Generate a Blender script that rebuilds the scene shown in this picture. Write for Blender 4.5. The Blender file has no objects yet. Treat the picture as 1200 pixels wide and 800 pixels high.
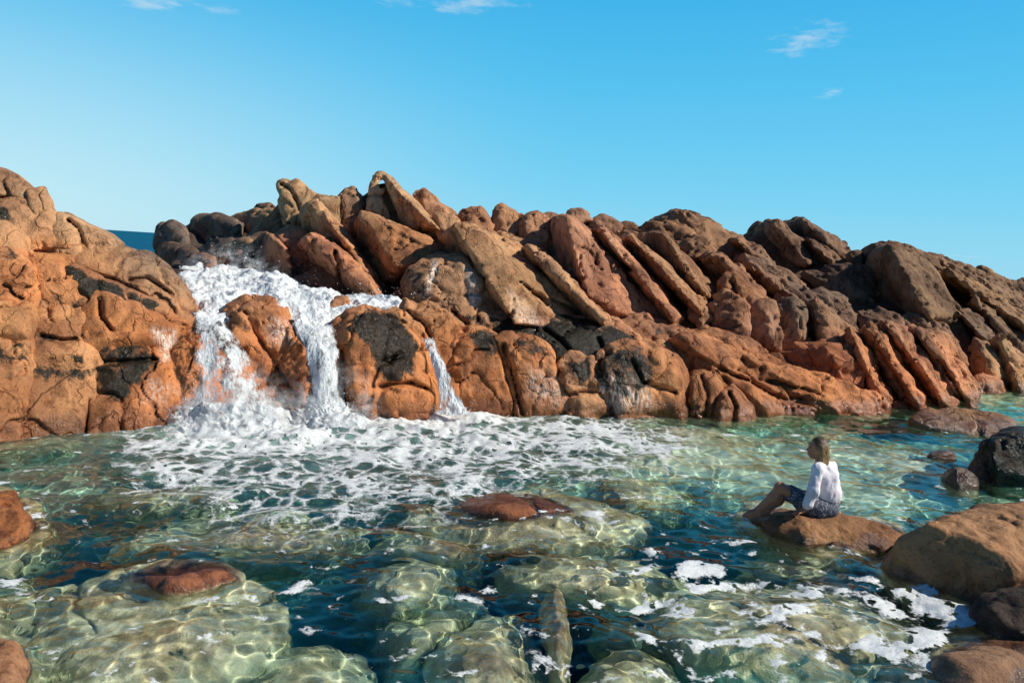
import bpy, bmesh, math, random, zlib
import numpy as np
from mathutils import Vector, Matrix
S = bpy.context.scene
COL = S.collection
rng = np.random.default_rng(7)
f32 = np.float32
# ------------------------------------------------------------------ camera
F = 870.0
CAM = np.array([0.0, 0.0, 2.95])
PITCH = math.atan(101 / F)
ROLL = math.radians(3.6)
_r = np.array([1.0, 0, 0]); _u = np.array([0, math.sin(PITCH), math.cos(PITCH)])
FW = np.array([0, math.cos(PITCH), -math.sin(PITCH)])
RT = _r * math.cos(ROLL) + _u * math.sin(ROLL)
UP = _u * math.cos(ROLL) - _r * math.sin(ROLL)
cam = bpy.data.cameras.new('camera'); camo = bpy.data.objects.new('camera', cam); COL.objects.link(camo)
cam.lens = F / 1200 * 36; cam.sensor_width = 36; cam.clip_start = 0.05; cam.clip_end = 12000
M = Matrix.Identity(4)
for i in range(3):
    M[i][0] = RT[i]; M[i][1] = UP[i]; M[i][2] = -FW[i]; M[i][3] = CAM[i]
camo.matrix_world = M
S.camera = camo

def ray(x, y):
    return RT * ((x - 600) / F) - UP * ((y - 400) / F) + FW
def at(x, y, Y):                       # the point seen in direction (x, y) at distance Y in front of the camera
    d = ray(x, y); return CAM + d * (Y / d[1])
def DX(x): return float(np.interp(x, [0, 225, 600, 870, 1030, 1200], [.96, .967, 1., 1.02, 1.04, 1.075]))
def wp(x, y, z=0.0):                   # the point of a horizontal level z in that direction
    d = ray(x, y); return CAM + d * ((z - CAM[2]) / d[2])
def uw(x, y, dep):                     # the same below the water, bent at the surface
    p = wp(x, y); d = ray(x, y); d = d / np.linalg.norm(d)
    n = 1 / 1.33; c = -d[2]; k = math.sqrt(1 - n * n * (1 - c * c))
    t = d * n + np.array([0, 0, 1.0]) * (n * c - k)
    return p + t * (dep / -t[2])
def proj(P):
    Q = P - CAM
    z = Q @ FW
    return 600 + F * (Q @ RT) / z, 400 - F * (Q @ UP) / z

# ------------------------------------------------------------------ noise
_perm = np.random.default_rng(3).permutation(256).astype(np.int32)
_perm = np.concatenate([_perm, _perm, _perm])
_g = np.random.default_rng(4).normal(size=(256, 3)).astype(f32); _g /= np.linalg.norm(_g, axis=1)[:, None]
from concurrent.futures import ThreadPoolExecutor
_pool = ThreadPoolExecutor(4)
def par(fn, P):                        # the same function over slices of the points, on several threads
    if len(P) < 40000: return fn(P)
    return np.concatenate(list(_pool.map(fn, np.array_split(P, 4 * max(1, len(P) // 400000 + 1)))))
def noise(P): return par(_noise, np.asarray(P, f32))
def _noise(P):
    I = np.floor(P); Fr = P - I; I = I.astype(np.int32) & 255
    w = Fr * Fr * Fr * (Fr * (Fr * f32(6) - f32(15)) + f32(10)); v = f32(1) - w
    X = (v[:, 0], w[:, 0]); Y = (v[:, 1], w[:, 1]); Z = (v[:, 2], w[:, 2])
    fx, fy, fz = Fr[:, 0], Fr[:, 1], Fr[:, 2]; G0, G1, G2 = _g[:, 0].copy(), _g[:, 1].copy(), _g[:, 2].copy()
    out = np.zeros(len(P), f32); ix, iy, iz = I[:, 0], I[:, 1], I[:, 2]
    for a in (0, 1):
        pa = _perm[ix + a]; xa = fx - f32(a)
        for b in (0, 1):
            wb = X[a] * Y[b]; pb = _perm[pa + iy + b]; yb = fy - f32(b)
            for c in (0, 1):
                h_ = _perm[pb + iz + c]
                out += wb * Z[c] * (G0[h_] * xa + G1[h_] * yb + G2[h_] * (fz - f32(c)))
    return out * f32(1.6)
def fbm(P, o=4, gain=.5, lac=2.07):
    s = 0; a = 1; t = 0
    for i in range(o):
        s = s + a * noise(P + 17.3 * i); t += a; a *= gain; P = P * lac
    return s / t
def ridged(P, o=3):
    s = 0; a = 1; t = 0
    for i in range(o):
        s = s + a * (1 - np.abs(noise(P + 9.1 * i)) * 1.6); t += a; a *= .5; P = P * 2.1
    return s / t
def sstep(a, b, x):
    t = np.clip((x - a) / (b - a), 0, 1); return t * t * (3 - 2 * t)
def seg2(x, y, pl):                    # distance to a 2D polyline
    d = np.full(x.shape, 1e9)
    for (ax, ay), (bx, by) in zip(pl[:-1], pl[1:]):
        ux, uy = bx - ax, by - ay; L = ux * ux + uy * uy + 1e-9
        t = np.clip(((x - ax) * ux + (y - ay) * uy) / L, 0, 1)
        d = np.minimum(d, np.hypot(x - ax - t * ux, y - ay - t * uy))
    return d
def poly_sd(x, y, pl):                 # signed distance to a polygon, negative inside
    pl = list(pl); d = seg2(x, y, pl + [pl[0]]); ins = np.zeros(x.shape, bool)
    for (ax, ay), (bx, by) in zip(pl, pl[1:] + [pl[0]]):
        c = ((ay > y) != (by > y)) & (x < (bx - ax) * (y - ay) / ((by - ay) + 1e-12) + ax)
        ins ^= c
    return np.where(ins, -d, d)
def P2(s):
    return [tuple(float(v) for v in q.split(',')) for q in s.split()]

# ------------------------------------------------------------------ implicit solids -> meshes
def hull_planes(pts):
    bm = bmesh.new()
    for p in pts: bm.verts.new(p)
    bmesh.ops.convex_hull(bm, input=list(bm.verts), use_existing_faces=False)
    bm.normal_update()
    c = np.mean(np.array(pts), 0); N = []; D = []
    for fc in bm.faces:
        if fc.calc_area() < 1e-7: continue
        n = np.array(fc.normal); v = np.array(fc.verts[0].co)
        if n @ (c - v) > 0: n = -n
        d = n @ v
        if any(abs(n @ m - 1) < 1e-3 and abs(d - e) < 1e-2 for m, e in zip(N, D)): continue
        N.append(n); D.append(d)
    bm.free()
    return np.array(N, f32), np.array(D, f32)
def hull_sdf(P, N, D, k): return par(lambda q: _hull_sdf(q, N, D, k), np.asarray(P, f32))
def _hull_sdf(P, N, D, k):
    V = (P.astype(f32) @ N.T - D) / k
    m = V.max(1)
    V -= m[:, None]; np.maximum(V, -20, out=V); np.exp(V, out=V)
    return k * (m + np.log(V.sum(1)))
def smin(a, b, k):
    h = np.clip(.5 + .5 * (b - a) / k, 0, 1)
    return b + (a - b) * h - k * h * (1 - h)

_E = [(0, 1), (2, 3), (4, 5), (6, 7), (0, 2), (1, 3), (4, 6), (5, 7), (0, 4), (1, 5), (2, 6), (3, 7)]
_C = np.array([(a, b, c) for c in (0, 1) for b in (0, 1) for a in (0, 1)])   # corner bits x, y, z
def nets(Fd, lo, h):
    Sg = Fd < 0
    cnt = np.zeros(tuple(s - 1 for s in Fd.shape), np.int8)
    nx, ny, nz = Fd.shape
    for a, b, c in _C: cnt += Sg[a:nx - 1 + a, b:ny - 1 + b, c:nz - 1 + c]
    act = np.argwhere((cnt > 0) & (cnt < 8))
    if len(act) == 0: raise ValueError('empty solid')
    V8 = np.stack([Fd[act[:, 0] + a, act[:, 1] + b, act[:, 2] + c] for a, b, c in _C], 1)
    pos = np.zeros((len(act), 3)); n = np.zeros(len(act))
    for i, j in _E:
        va, vb = V8[:, i], V8[:, j]; m = (va < 0) != (vb < 0)
        t = np.where(m, va / np.where(m, va - vb, 1), 0)
        pos += np.where(m[:, None], _C[i] + t[:, None] * (_C[j] - _C[i]), 0); n += m
    verts = (act + pos / n[:, None]) * h + lo
    idx = -np.ones(cnt.shape, np.int64); idx[act[:, 0], act[:, 1], act[:, 2]] = np.arange(len(act))
    quads = []
    for ax in range(3):
        sl = [slice(None)] * 3; sh = [slice(None)] * 3; sl[ax] = slice(0, -1); sh[ax] = slice(1, None)
        A = Sg[tuple(sl)]; B = Sg[tuple(sh)]
        e = np.argwhere(A != B); b, c = [(1, 2), (2, 0), (0, 1)][ax]
        ok = (e[:, b] > 0) & (e[:, c] > 0) & (e[:, b] < cnt.shape[b]) & (e[:, c] < cnt.shape[c])
        e = e[ok]; fl = A[tuple(e.T)]
        def g(db, dc):
            q = e.copy(); q[:, b] -= db; q[:, c] -= dc; return idx[tuple(q.T)]
        q = np.stack([g(1, 1), g(0, 1), g(0, 0), g(1, 0)], 1)
        q[~fl] = q[~fl][:, ::-1]
        quads.append(q)
    return verts, np.concatenate(quads)
def solid(fn, lo, hi, h, margin, detail=None):
    """fn(P): base distance everywhere; detail(P, d): finished distance, only evaluated near the surface."""
    lo = np.array(lo) - 3 * h - margin; hi = np.array(hi) + 3 * h + margin
    nb = np.ceil((hi - lo) / (4 * h)).astype(int) + 1
    bi = np.stack(np.meshgrid(*[np.arange(k) for k in nb], indexing='ij'), -1).reshape(-1, 3)
    sd = fn(lo + (bi * 4 + 1.5) * h)
    Fd = np.repeat(np.repeat(np.repeat(sd.reshape(nb), 4, 0), 4, 1), 4, 2).astype(f32)
    a = np.abs(sd) < 4 * h * .95 + margin + h
    ab = bi[a]
    off = np.stack(np.meshgrid(*[np.arange(4)] * 3, indexing='ij'), -1).reshape(-1, 3)
    ii = (ab[:, None, :] * 4 + off[None]).reshape(-1, 3)
    P = lo + ii * h
    d = fn(P)
    if detail is not None:
        s_ = np.abs(d) < margin + 2.2 * h
        d[s_] = detail(P[s_], d[s_])
    Fd[ii[:, 0], ii[:, 1], ii[:, 2]] = d
    Fd[0] = Fd[-1] = 1; Fd[:, 0] = Fd[:, -1] = 1; Fd[:, :, 0] = Fd[:, :, -1] = 1
    return nets(Fd, lo, h)

def mesh_np(name, V, Q, attrs=None, smooth=True):
    me = bpy.data.meshes.new(name); V = np.asarray(V, f32); Q = np.asarray(Q, np.int32); k = Q.shape[1]
    me.vertices.add(len(V)); me.vertices.foreach_set('co', V.ravel())
    me.loops.add(Q.size); me.loops.foreach_set('vertex_index', Q.ravel())
    me.polygons.add(len(Q)); me.polygons.foreach_set('loop_start', np.arange(0, Q.size, k, dtype=np.int32))
    me.polygons.foreach_set('use_smooth', np.full(len(Q), smooth))
    for nm, arr in (attrs or {}).items():
        if arr.ndim == 2:
            at_ = me.attributes.new(nm, 'FLOAT_COLOR', 'POINT')
            at_.data.foreach_set('color', np.concatenate([arr, np.ones((len(V), 1))], 1).astype(f32).ravel())
        else:
            at_ = me.attributes.new(nm, 'FLOAT', 'POINT'); at_.data.foreach_set('value', arr.astype(f32))
    me.update(calc_edges=True); me.validate()
    return me
def link(name, me, mat=None, parent=None):
    o = bpy.data.objects.new(name, me); COL.objects.link(o)
    if mat: me.materials.append(mat)
    if parent: o.parent = parent
    return o
def tag(o, label=None, cat=None, group=None, kind=None):
    if label: o['label'] = label
    if cat: o['category'] = cat
    if group: o['group'] = group
    if kind: o['kind'] = kind
    return o

# ------------------------------------------------------------------ materials
def newmat(n):
    m = bpy.data.materials.new(n); m.use_nodes = True
    nt = m.node_tree; nt.nodes.clear(); return m, nt
class NB:                               # small node helper
    def __init__(s, nt): s.nt = nt
    def n(s, t, ins=None, **kw):
        nd = s.nt.nodes.new(t)
        for k, v in kw.items(): setattr(nd, k, v)
        for k, v in (ins or {}).items():
            if hasattr(v, 'default_value') or hasattr(v, 'links'): s.nt.links.new(v, nd.inputs[k])
            else: nd.inputs[k].default_value = v
        return nd
    def math(s, op, a, b=None, c=None, clamp=False):
        d = {0: a}
        if b is not None: d[1] = b
        if c is not None: d[2] = c
        return s.n('ShaderNodeMath', d, operation=op, use_clamp=clamp).outputs[0]
    def mix(s, f, a, b, blend='MIX'):
        nd = s.n('ShaderNodeMix', None, data_type='RGBA', blend_type=blend, clamp_factor=True)
        for k, v in ((0, f), (6, a), (7, b)):
            if hasattr(v, 'links'): s.nt.links.new(v, nd.inputs[k])
            else: nd.inputs[k].default_value = v if k == 0 else (*v[:3], 1)
        return nd.outputs[2]
    def ramp(s, f, stops):
        nd = s.n('ShaderNodeValToRGB', {0: f}); cr = nd.color_ramp
        while len(cr.elements) < len(stops): cr.elements.new(.5)
        for e, (p, c) in zip(cr.elements, stops):
            e.position = p; e.color = (c, c, c, 1) if not hasattr(c, '__len__') else (*c[:3], 1)
        return nd.outputs[0]
    def mr(s, v, a, b, c=0., d=1.):
        return s.n('ShaderNodeMapRange', {0: v, 1: a, 2: b, 3: c, 4: d}, interpolation_type='SMOOTHSTEP').outputs[0]
    def tex(s, vec, scale, detail=4., rough=.55, dist=0.):
        return s.n('ShaderNodeTexNoise', {'Vector': vec, 'Scale': scale, 'Detail': detail, 'Roughness': rough, 'Distortion': dist}).outputs[0]
def rock_mat():
    m, nt = newmat('granite'); b = NB(nt)
    geo = b.n('ShaderNodeNewGeometry'); pos = geo.outputs['Position']
    tint = b.n('ShaderNodeAttribute', attribute_name='tint').outputs[0]
    stain = b.n('ShaderNodeAttribute', attribute_name='stain').outputs[2]
    pale = b.n('ShaderNodeAttribute', attribute_name='pale').outputs[2]
    sep = b.n('ShaderNodeSeparateXYZ', {0: pos}); z = sep.outputs[2]
    big = b.tex(pos, .9, 5., .6); mid = b.tex(pos, 4.5, 6., .65); fine = b.tex(pos, 26., 5., .7); grain = b.tex(pos, 95., 2., .6)
    st = b.n('ShaderNodeMapping', {0: pos, 3: (3.2, 3.2, .8)}, vector_type='POINT').outputs[0]
    streak = b.tex(st, 1.6, 6., .65, .6)
    c = b.mix(b.mr(big, .40, .62), tint, b.mix(1., tint, (.54, .50, .52), 'MULTIPLY'))
    c = b.mix(b.mr(mid, .5, .72, 0., .55), c, b.mix(1., c, (1.38, 1.16, .92), 'MULTIPLY'))
    c = b.mix(b.mr(streak, .49, .70, 0., .85), c, b.mix(1., c, (.38, .33, .32), 'MULTIPLY'))
    c = b.mix(b.mr(fine, .50, .70, 0., .75), c, b.mix(1., c, (.40, .36, .36), 'MULTIPLY'))
    c = b.mix(b.mr(grain, .55, .75, 0., .35), c, b.mix(1., c, (1.55, 1.5, 1.4), 'MULTIPLY'))
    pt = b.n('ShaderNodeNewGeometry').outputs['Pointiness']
    c = b.mix(b.mr(pt, .40, .495, .75, 0.), c, b.mix(1., c, (.35, .30, .28), 'MULTIPLY'))  # creases darkened in the colour, standing in for occlusion shade
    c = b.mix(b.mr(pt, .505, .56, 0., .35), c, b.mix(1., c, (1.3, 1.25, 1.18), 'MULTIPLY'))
    wpv = b.n('ShaderNodeVectorMath', {0: pos, 1: b.n('ShaderNodeVectorMath', {0: b.n('ShaderNodeTexNoise', {'Vector': pos, 'Scale': 1.6, 'Detail': 4.}).outputs[1], 'Scale': .9}, operation='SCALE').outputs[0]}, operation='ADD').outputs[0]
    def crack(scale, w, rot):
        mp = b.n('ShaderNodeMapping', {0: wpv, 2: rot, 3: (1., 1., .55)}).outputs[0]
        v = b.n('ShaderNodeTexVoronoi', {'Vector': mp, 'Scale': scale}, feature='DISTANCE_TO_EDGE').outputs['Distance']
        return b.mr(v, 0., w, 1., 0.)
    far = b.mr(sep.outputs[1], 8.5, 10.5)
    ck = b.math('MULTIPLY', crack(.75, .022, (.3, .5, 0.)), b.mr(big, .40, .52))
    ck = b.math('MAXIMUM', ck, b.math('MULTIPLY', crack(2.1, .035, (.0, .7, .2)), b.mr(mid, .46, .60, 0., .8)))
    ck = b.math('MULTIPLY', ck, far)
    c = b.mix(b.math('MULTIPLY', ck, .5), c, b.mix(1., c, (.22, .18, .16), 'MULTIPLY'))
    # pale salt film, with wet shine painted into the colour
    pf = b.math('MULTIPLY', pale, b.mr(b.tex(st, 7., 5., .7), .4, .6), clamp=True)
    c = b.mix(pf, c, (.62, .58, .55))
    # black algae
    sn = b.math('ADD', b.math('MULTIPLY', stain, .70), b.math('MULTIPLY', b.math('SUBTRACT', b.tex(pos, 4., 7., .78), .5), 2.0))
    sn = b.math('ADD', sn, b.math('MULTIPLY', b.math('SUBTRACT', streak, .5), 1.3)); sf = b.math('MULTIPLY', b.mr(sn, .22, .62), b.mr(stain, 0.02, .25))
    c = b.mix(b.math('MULTIPLY', sf, .95), c, b.mix(b.mr(fine, .4, .7), (.002, .004, .003), (.013, .018, .011)))
    # wet band just above the water
    wn = b.math('ADD', z, b.math('MULTIPLY', b.math('SUBTRACT', mid, .5), -.5))
    farw = b.mr(sep.outputs[1], 8.8, 10.)
    wet = b.mr(b.math('DIVIDE', wn, b.math('ADD', .22, b.math('MULTIPLY', farw, .78))), .08, .46, 1., 0.)
    c = b.mix(b.math('MULTIPLY', wet, .85), c, b.mix(1., c, (.50, .42, .36), 'MULTIPLY'))
    # below the surface: algae film, tinted by the depth of water over it
    under = b.mr(z, -.10, .01, 1., 0.)
    alg = b.mix(b.mr(mid, .38, .62), (.36, .35, .21), (.84, .82, .60))
    alg = b.mix(b.mr(fine, .5, .7, 0., .5), alg, (.14, .14, .08))
    alg = b.mix(b.mr(big, .44, .62, 0., .75), alg, (.20, .15, .085))
    alg = b.mix(b.mr(streak, .5, .72, 0., .6), alg, (.13, .12, .075))
    alg = b.mix(.2, alg, tint)
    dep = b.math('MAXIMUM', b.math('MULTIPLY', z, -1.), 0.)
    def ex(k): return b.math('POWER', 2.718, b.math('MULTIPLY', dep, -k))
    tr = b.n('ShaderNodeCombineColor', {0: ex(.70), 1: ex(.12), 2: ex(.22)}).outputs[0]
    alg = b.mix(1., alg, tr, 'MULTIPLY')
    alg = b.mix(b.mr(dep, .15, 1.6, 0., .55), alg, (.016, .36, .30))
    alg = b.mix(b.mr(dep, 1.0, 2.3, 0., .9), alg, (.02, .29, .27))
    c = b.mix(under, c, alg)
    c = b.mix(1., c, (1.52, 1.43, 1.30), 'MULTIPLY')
    hgt = b.math('ADD', b.math('MULTIPLY', mid, .5), b.math('ADD', b.math('MULTIPLY', fine, .22), b.math('MULTIPLY', grain, .05)))
    hgt = b.math('ADD', hgt, b.math('MULTIPLY', streak, .3)); hgt = b.math('SUBTRACT', hgt, b.math('MULTIPLY', ck, .35))
    bump = b.n('ShaderNodeBump', {'Strength': .7, 'Distance': .13, 'Height': hgt}).outputs[0]
    gl = b.math('MAXIMUM', b.math('MULTIPLY', sf, b.mr(fine, .42, .60, .25, .85)), wet, clamp=True)
    gl = b.math('MAXIMUM', gl, b.math('MULTIPLY', pf, .7))
    wz = b.math('MULTIPLY', b.math('MULTIPLY', b.mr(z, 2.0, .9), b.mr(sep.outputs[0], -5.6, -4.2)), b.math('MULTIPLY', b.mr(sep.outputs[0], 3.4, 1.6), b.mr(fine, .40, .62)))
    gl = b.math('MAXIMUM', gl, b.math('MULTIPLY', b.math('MULTIPLY', wz, far), b.mr(z, -.05, .05, 0., .75)))
    rough = b.mr(gl, 0., 1., .88, .15)
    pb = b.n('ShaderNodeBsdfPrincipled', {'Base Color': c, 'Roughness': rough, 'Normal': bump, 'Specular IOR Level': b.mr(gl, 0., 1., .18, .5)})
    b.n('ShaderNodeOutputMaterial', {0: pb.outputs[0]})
    return m
ROCK = rock_mat()

# ------------------------------------------------------------------ rocks
T = dict(orange=(.46, .20, .078), tan=(.45, .265, .135), pink=(.42, .215, .125), brown=(.27, .165, .100), grey=(.24, .18, .14),
         dark=(.10, .078, .065), red=(.30, .095, .060), beige=(.48, .34, .20), rust=(.36, .125, .045), crown=(.21, .085, .045), sand=(.44, .30, .17))
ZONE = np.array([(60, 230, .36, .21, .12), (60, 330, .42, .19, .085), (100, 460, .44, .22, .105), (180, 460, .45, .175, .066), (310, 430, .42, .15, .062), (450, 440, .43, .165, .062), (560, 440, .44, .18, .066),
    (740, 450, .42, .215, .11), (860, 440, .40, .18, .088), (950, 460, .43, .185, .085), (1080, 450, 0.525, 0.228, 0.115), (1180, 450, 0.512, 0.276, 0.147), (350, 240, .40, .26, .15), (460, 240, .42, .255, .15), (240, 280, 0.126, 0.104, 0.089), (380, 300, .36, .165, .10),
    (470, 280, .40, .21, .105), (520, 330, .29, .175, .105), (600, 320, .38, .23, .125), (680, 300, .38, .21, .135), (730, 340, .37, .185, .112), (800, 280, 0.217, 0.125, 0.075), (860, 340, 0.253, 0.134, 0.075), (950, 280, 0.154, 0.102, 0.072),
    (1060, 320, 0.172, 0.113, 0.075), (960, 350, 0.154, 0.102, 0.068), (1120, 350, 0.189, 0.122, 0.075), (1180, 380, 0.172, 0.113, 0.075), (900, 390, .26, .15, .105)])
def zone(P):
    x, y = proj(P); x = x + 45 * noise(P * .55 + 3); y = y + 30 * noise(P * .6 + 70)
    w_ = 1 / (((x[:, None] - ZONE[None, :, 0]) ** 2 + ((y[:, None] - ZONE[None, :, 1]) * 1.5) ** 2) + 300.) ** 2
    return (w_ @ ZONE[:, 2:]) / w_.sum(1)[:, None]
FILL = []          # points of the ground the rocks grow from
NROCK = [0]
def rock(name, label, group, D, hulls, thick=None, bulge=None, lean=1.0, k=None, amp=None, fr=None, tint='orange', cuts=(), stains=(), pales=(),
         sink=0., h=None, cat=None, fill=True, joint=0., back=.78, stri=0., blend=.12, seed=None, inflate=None, tx=0., dx=True, shade=1.25, rd=.3, hole=None):
    """hulls: list of (outline, ridge) strings of 'x,y[,dd]'; each pair becomes one rounded convex block, the blocks grow together."""
    if isinstance(hulls, str): hulls = [(hulls, '')]
    hulls = [(q, '') if isinstance(q, str) else q for q in hulls]
    NROCK[0] += 1; sd = seed if seed is not None else zlib.crc32(label.encode()) % 997 * .71
    xm = np.mean([p[0] for q in hulls for p in P2(q[0])])
    if dx: D = D * DX(xm)
    pl = []; allp = []
    ally = [p[1] for q in hulls for p in P2(q[0])]; yb = max(ally)
    for oq, rq in hulls:
        o = P2(oq); xs = np.array([p[0] for p in o]); ys = np.array([p[1] for p in o])
        w = (xs.max() - xs.min()); hh = ys.max() - ys.min()
        size = min(w, hh) * D / F
        th = thick if thick is not None else max(.8 * size, .35)
        bu = bulge if bulge is not None else (.28 * size if not rq else 0.)
        dep = lambda p: D + (p[2] if len(p) > 2 else 0) + lean * (yb - p[1]) / 100 + tx * (p[0] - xm)
        cx, cy = xs.mean(), ys.mean(); pts = []
        if rq and shade:               # the side left of the crest falls away into shade
            rl = P2(rq); (ax, ay), (bx, by) = rl[0][:2], rl[-1][:2]; ll = math.hypot(bx - ax, by - ay) + 1e-6
            def push(p):
                c_ = ((bx - ax) * (p[1] - ay) - (by - ay) * (p[0] - ax)) / ll
                return (p[0], p[1], (p[2] if len(p) > 2 else 0) + shade * size * min(1., max(0., c_ / (.25 * min(w, hh) + 1e-6))))
            o = [push(p) for p in o]
        for p in o:
            q = at(p[0], p[1], dep(p)); pts.append(q)
            pts.append(at(cx + (p[0] - cx) * back, cy + (p[1] - cy) * back + 2, dep(p) + th))
            if bu > 0:
                e = (cx + (p[0] - cx) * .62, cy + (p[1] - cy) * .62); pts.append(at(e[0], e[1], D + lean * (yb - e[1]) / 100 + tx * (e[0] - xm) - bu))
            if sink and p[1] > yb - hh * .35:
                pts.append(q - np.array([0, .15, sink])); pts.append(q + np.array([0, th, -sink]))
            if fill: FILL.append(q)
        for p in (P2(rq) if rq else []):
            p = p if len(p) > 2 else (p[0], p[1], -rd * size)
            pts.append(at(p[0], p[1], dep(p)))
        pl.append(hull_planes([tuple(q) for q in pts])); allp += pts
    allp = np.array(allp); lo, hi = allp.min(0), allp.max(0)
    size = float(np.median(hi - lo))
    k = k if k is not None else min(.02 + .02 * size, .07)
    amp = amp if amp is not None else min(.06 + .055 * size, .2)
    fr = fr if fr is not None else 1.1 / max(size, .5) + .55
    h = h or min(max(D * .0031, .016), .075)
    kk = k * .34; inflate = inflate if inflate is not None else min(.03 + .0045 * D, .03 + .06 * size)
    def base(P):
        d = hull_sdf(P, *pl[0], kk)
        for q in pl[1:]: d = smin(d, hull_sdf(P, *q, kk), blend)
        return d - k * .5 - inflate
    def detail(P, d):
        n = fbm(P * fr + sd, 4, .5)
        d = d + amp * 1.1 * n
        d = d + amp * .9 * np.clip(ridged(P * fr * 1.5 + sd, 3) - .60, 0, 1)
        cr = 1 - np.abs(noise(P * np.array([.9, .7, .75]) * fr + sd * 1.7) + .15 * noise(P * fr * 3.1))          # fractures
        d = d + .10 * np.clip((cr - .955) / .045, 0, 1) * (size > .9 and dx)
        if stri:
            q = np.stack([P[:, 0] * 2.6 + P[:, 2] * 2.2, P[:, 1] * 1.4 + P[:, 2] * .7, P[:, 0] * .5 - P[:, 2] * .5], 1)
            d = d + stri * np.clip(ridged(q * 1.1 + sd, 2) - .45, 0, 1)
        if joint:
            q = P * np.array([1.0, .8, 1.15]) + .25 * np.stack([noise(P * 1.3 + 5), noise(P * 1.3 + 40), noise(P * 1.3 + 80)], 1)
            for ax in range(3):
                t = q[:, ax] * (1.05 + .2 * ax) + sd * .37 + .6 * np.round(q[:, (ax + 1) % 3] * .8)
                d = d + joint * np.exp(-((t - np.round(t)) / max(.05, 1.35 * h)) ** 2) * (noise(P * .7 + ax * 9 + sd) > -.12)
        if hole:
            x, y = proj(P); d = np.maximum(d, (hole[2] - np.hypot((x - hole[0]) * 1.25, (y - hole[1]) * .85)) * D / F)
        if cuts:
            x, y = proj(P)
            jx = x + 2.5 * noise(P * 2.3 + 3); jy = y + 2.5 * noise(P * 2.3 + 33)
            for cu in cuts:
                wd, dp = (cu[1], cu[2]) if not isinstance(cu, str) else (2.2, .16)
                e = seg2(jx, jy, P2(cu if isinstance(cu, str) else cu[0]))
                d = d + dp * min(1., D / 12) * np.exp(-(e / (wd * (1 if D > 9 else 1.3))) ** 2)
        return d
    V, Q = solid(base, lo, hi, h, amp * 1.15 + (.16 if cuts else 0), detail)
    tc = np.array(T[tint] if isinstance(tint, str) else tint)
    r = np.random.default_rng(int(sd * 10)); tc = tc * (1 + r.uniform(-.10, .10)) * (1 + r.uniform(-.05, .05, 3))
    x, y = proj(V)
    st = np.zeros(len(V)); pa = np.zeros(len(V))
    for lst, arr in ((stains, st), (pales, pa)):
        for s_ in lst:
            q = P2(s_[0]) if not isinstance(s_, str) else P2(s_); soft = s_[1] if not isinstance(s_, str) else 7.
            stg = s_[2] if (not isinstance(s_, str) and len(s_) > 2) else 1.
            np.maximum(arr, stg * sstep(soft, -soft, poly_sd(x, y, q)), out=arr)
    org = V.mean(0); org[2] = V[:, 2].min()
    tv = np.tile(tc, (len(V), 1))
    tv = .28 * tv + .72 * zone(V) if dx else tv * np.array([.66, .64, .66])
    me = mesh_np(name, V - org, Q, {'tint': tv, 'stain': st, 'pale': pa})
    o = link(name, me, ROCK); o.location = org
    tag(o, label, cat or name.replace('_', ' ').split()[-1], group)
    o.cycles.is_caustics_receiver = bool(lo[2] < .3)
    return o
def wet_rock(name, label, group, outline, top, edge=None, bottom=2.5, ridge='', tint='sand', k=.06, amp=.07, h=.022, cuts=(), emerg=False, fr=1.3, cat='boulder', stains=(), fill=False, hulls=None):
    """a rock lying in the water: outline where its rim (depth edge) is seen, top = depth of its crown (negative = stands out)."""
    NROCK[0] += 1; sd = zlib.crc32(label.encode()) % 997 * .71
    edge = top + .45 if edge is None else edge
    pls = []; allp = []
    for ol in ([outline] + list(hulls or [])):
        if ol is not outline: top = .2; edge = .5
        o = P2(ol); cx = np.mean([p[0] for p in o]); cy = np.mean([p[1] for p in o]); pts = []
        f = (lambda a, b_, d_: uw(a, b_, d_) if d_ > 0 else wp(a, b_, -d_))
        for p in o:
            q = f(p[0], p[1], p[2] if len(p) > 2 else edge); pts.append(q); pts.append(q * np.array([1, 1, 0]) + np.array([0, .1, -bottom]))
            pts.append(f(cx + (p[0] - cx) * .72, cy + (p[1] - cy) * .72, top + (edge - top) * .45))
            pts.append(f(cx + (p[0] - cx) * .4, cy + (p[1] - cy) * .4, top))
        for p in (P2(ridge) if (ridge and ol is outline) else []): pts.append(f(p[0], p[1], p[2]))
        pls.append(hull_planes([tuple(q) for q in pts])); allp += pts
    allp = np.array(allp); lo, hi = allp.min(0), allp.max(0)
    def base(P):
        d = hull_sdf(P, *pls[0], k * .6)
        for q in pls[1:]: d = smin(d, hull_sdf(P, *q, k * .6), .1)
        return d - k * .8
    def detail(P, d):
        d = d + amp * fbm(P * fr + sd, 4, .52) + amp * .3 * np.clip(ridged(P * 3 + sd, 2) - .6, 0, 1) * 2
        if cuts:
            p = wp_proj(P)
            for cu in cuts:
                e = seg2(p[0] + 3 * noise(P * 3), p[1] + 3 * noise(P * 3 + 30), P2(cu)); d = d + .05 * np.exp(-(e / 3.) ** 2)
        return d
    V, Q = solid(base, lo, hi, h, amp * 1.2 + (.1 if cuts else 0), detail)
    tc = np.array(T[tint] if isinstance(tint, str) else tint); x, y = proj(V); st = np.zeros(len(V))
    for s_ in stains: np.maximum(st, sstep(8, -8, poly_sd(x, y, P2(s_))), out=st)
    org = V.mean(0); org[2] = V[:, 2].min()
    me = mesh_np(name, V - org, Q, {'tint': np.tile(tc, (len(V), 1)), 'stain': st, 'pale': np.zeros(len(V))})
    ob = link(name, me, ROCK); ob.location = org; tag(ob, label, cat, group); ob.cycles.is_caustics_receiver = True
    return ob
def wp_proj(P):
    return proj(P)
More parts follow.
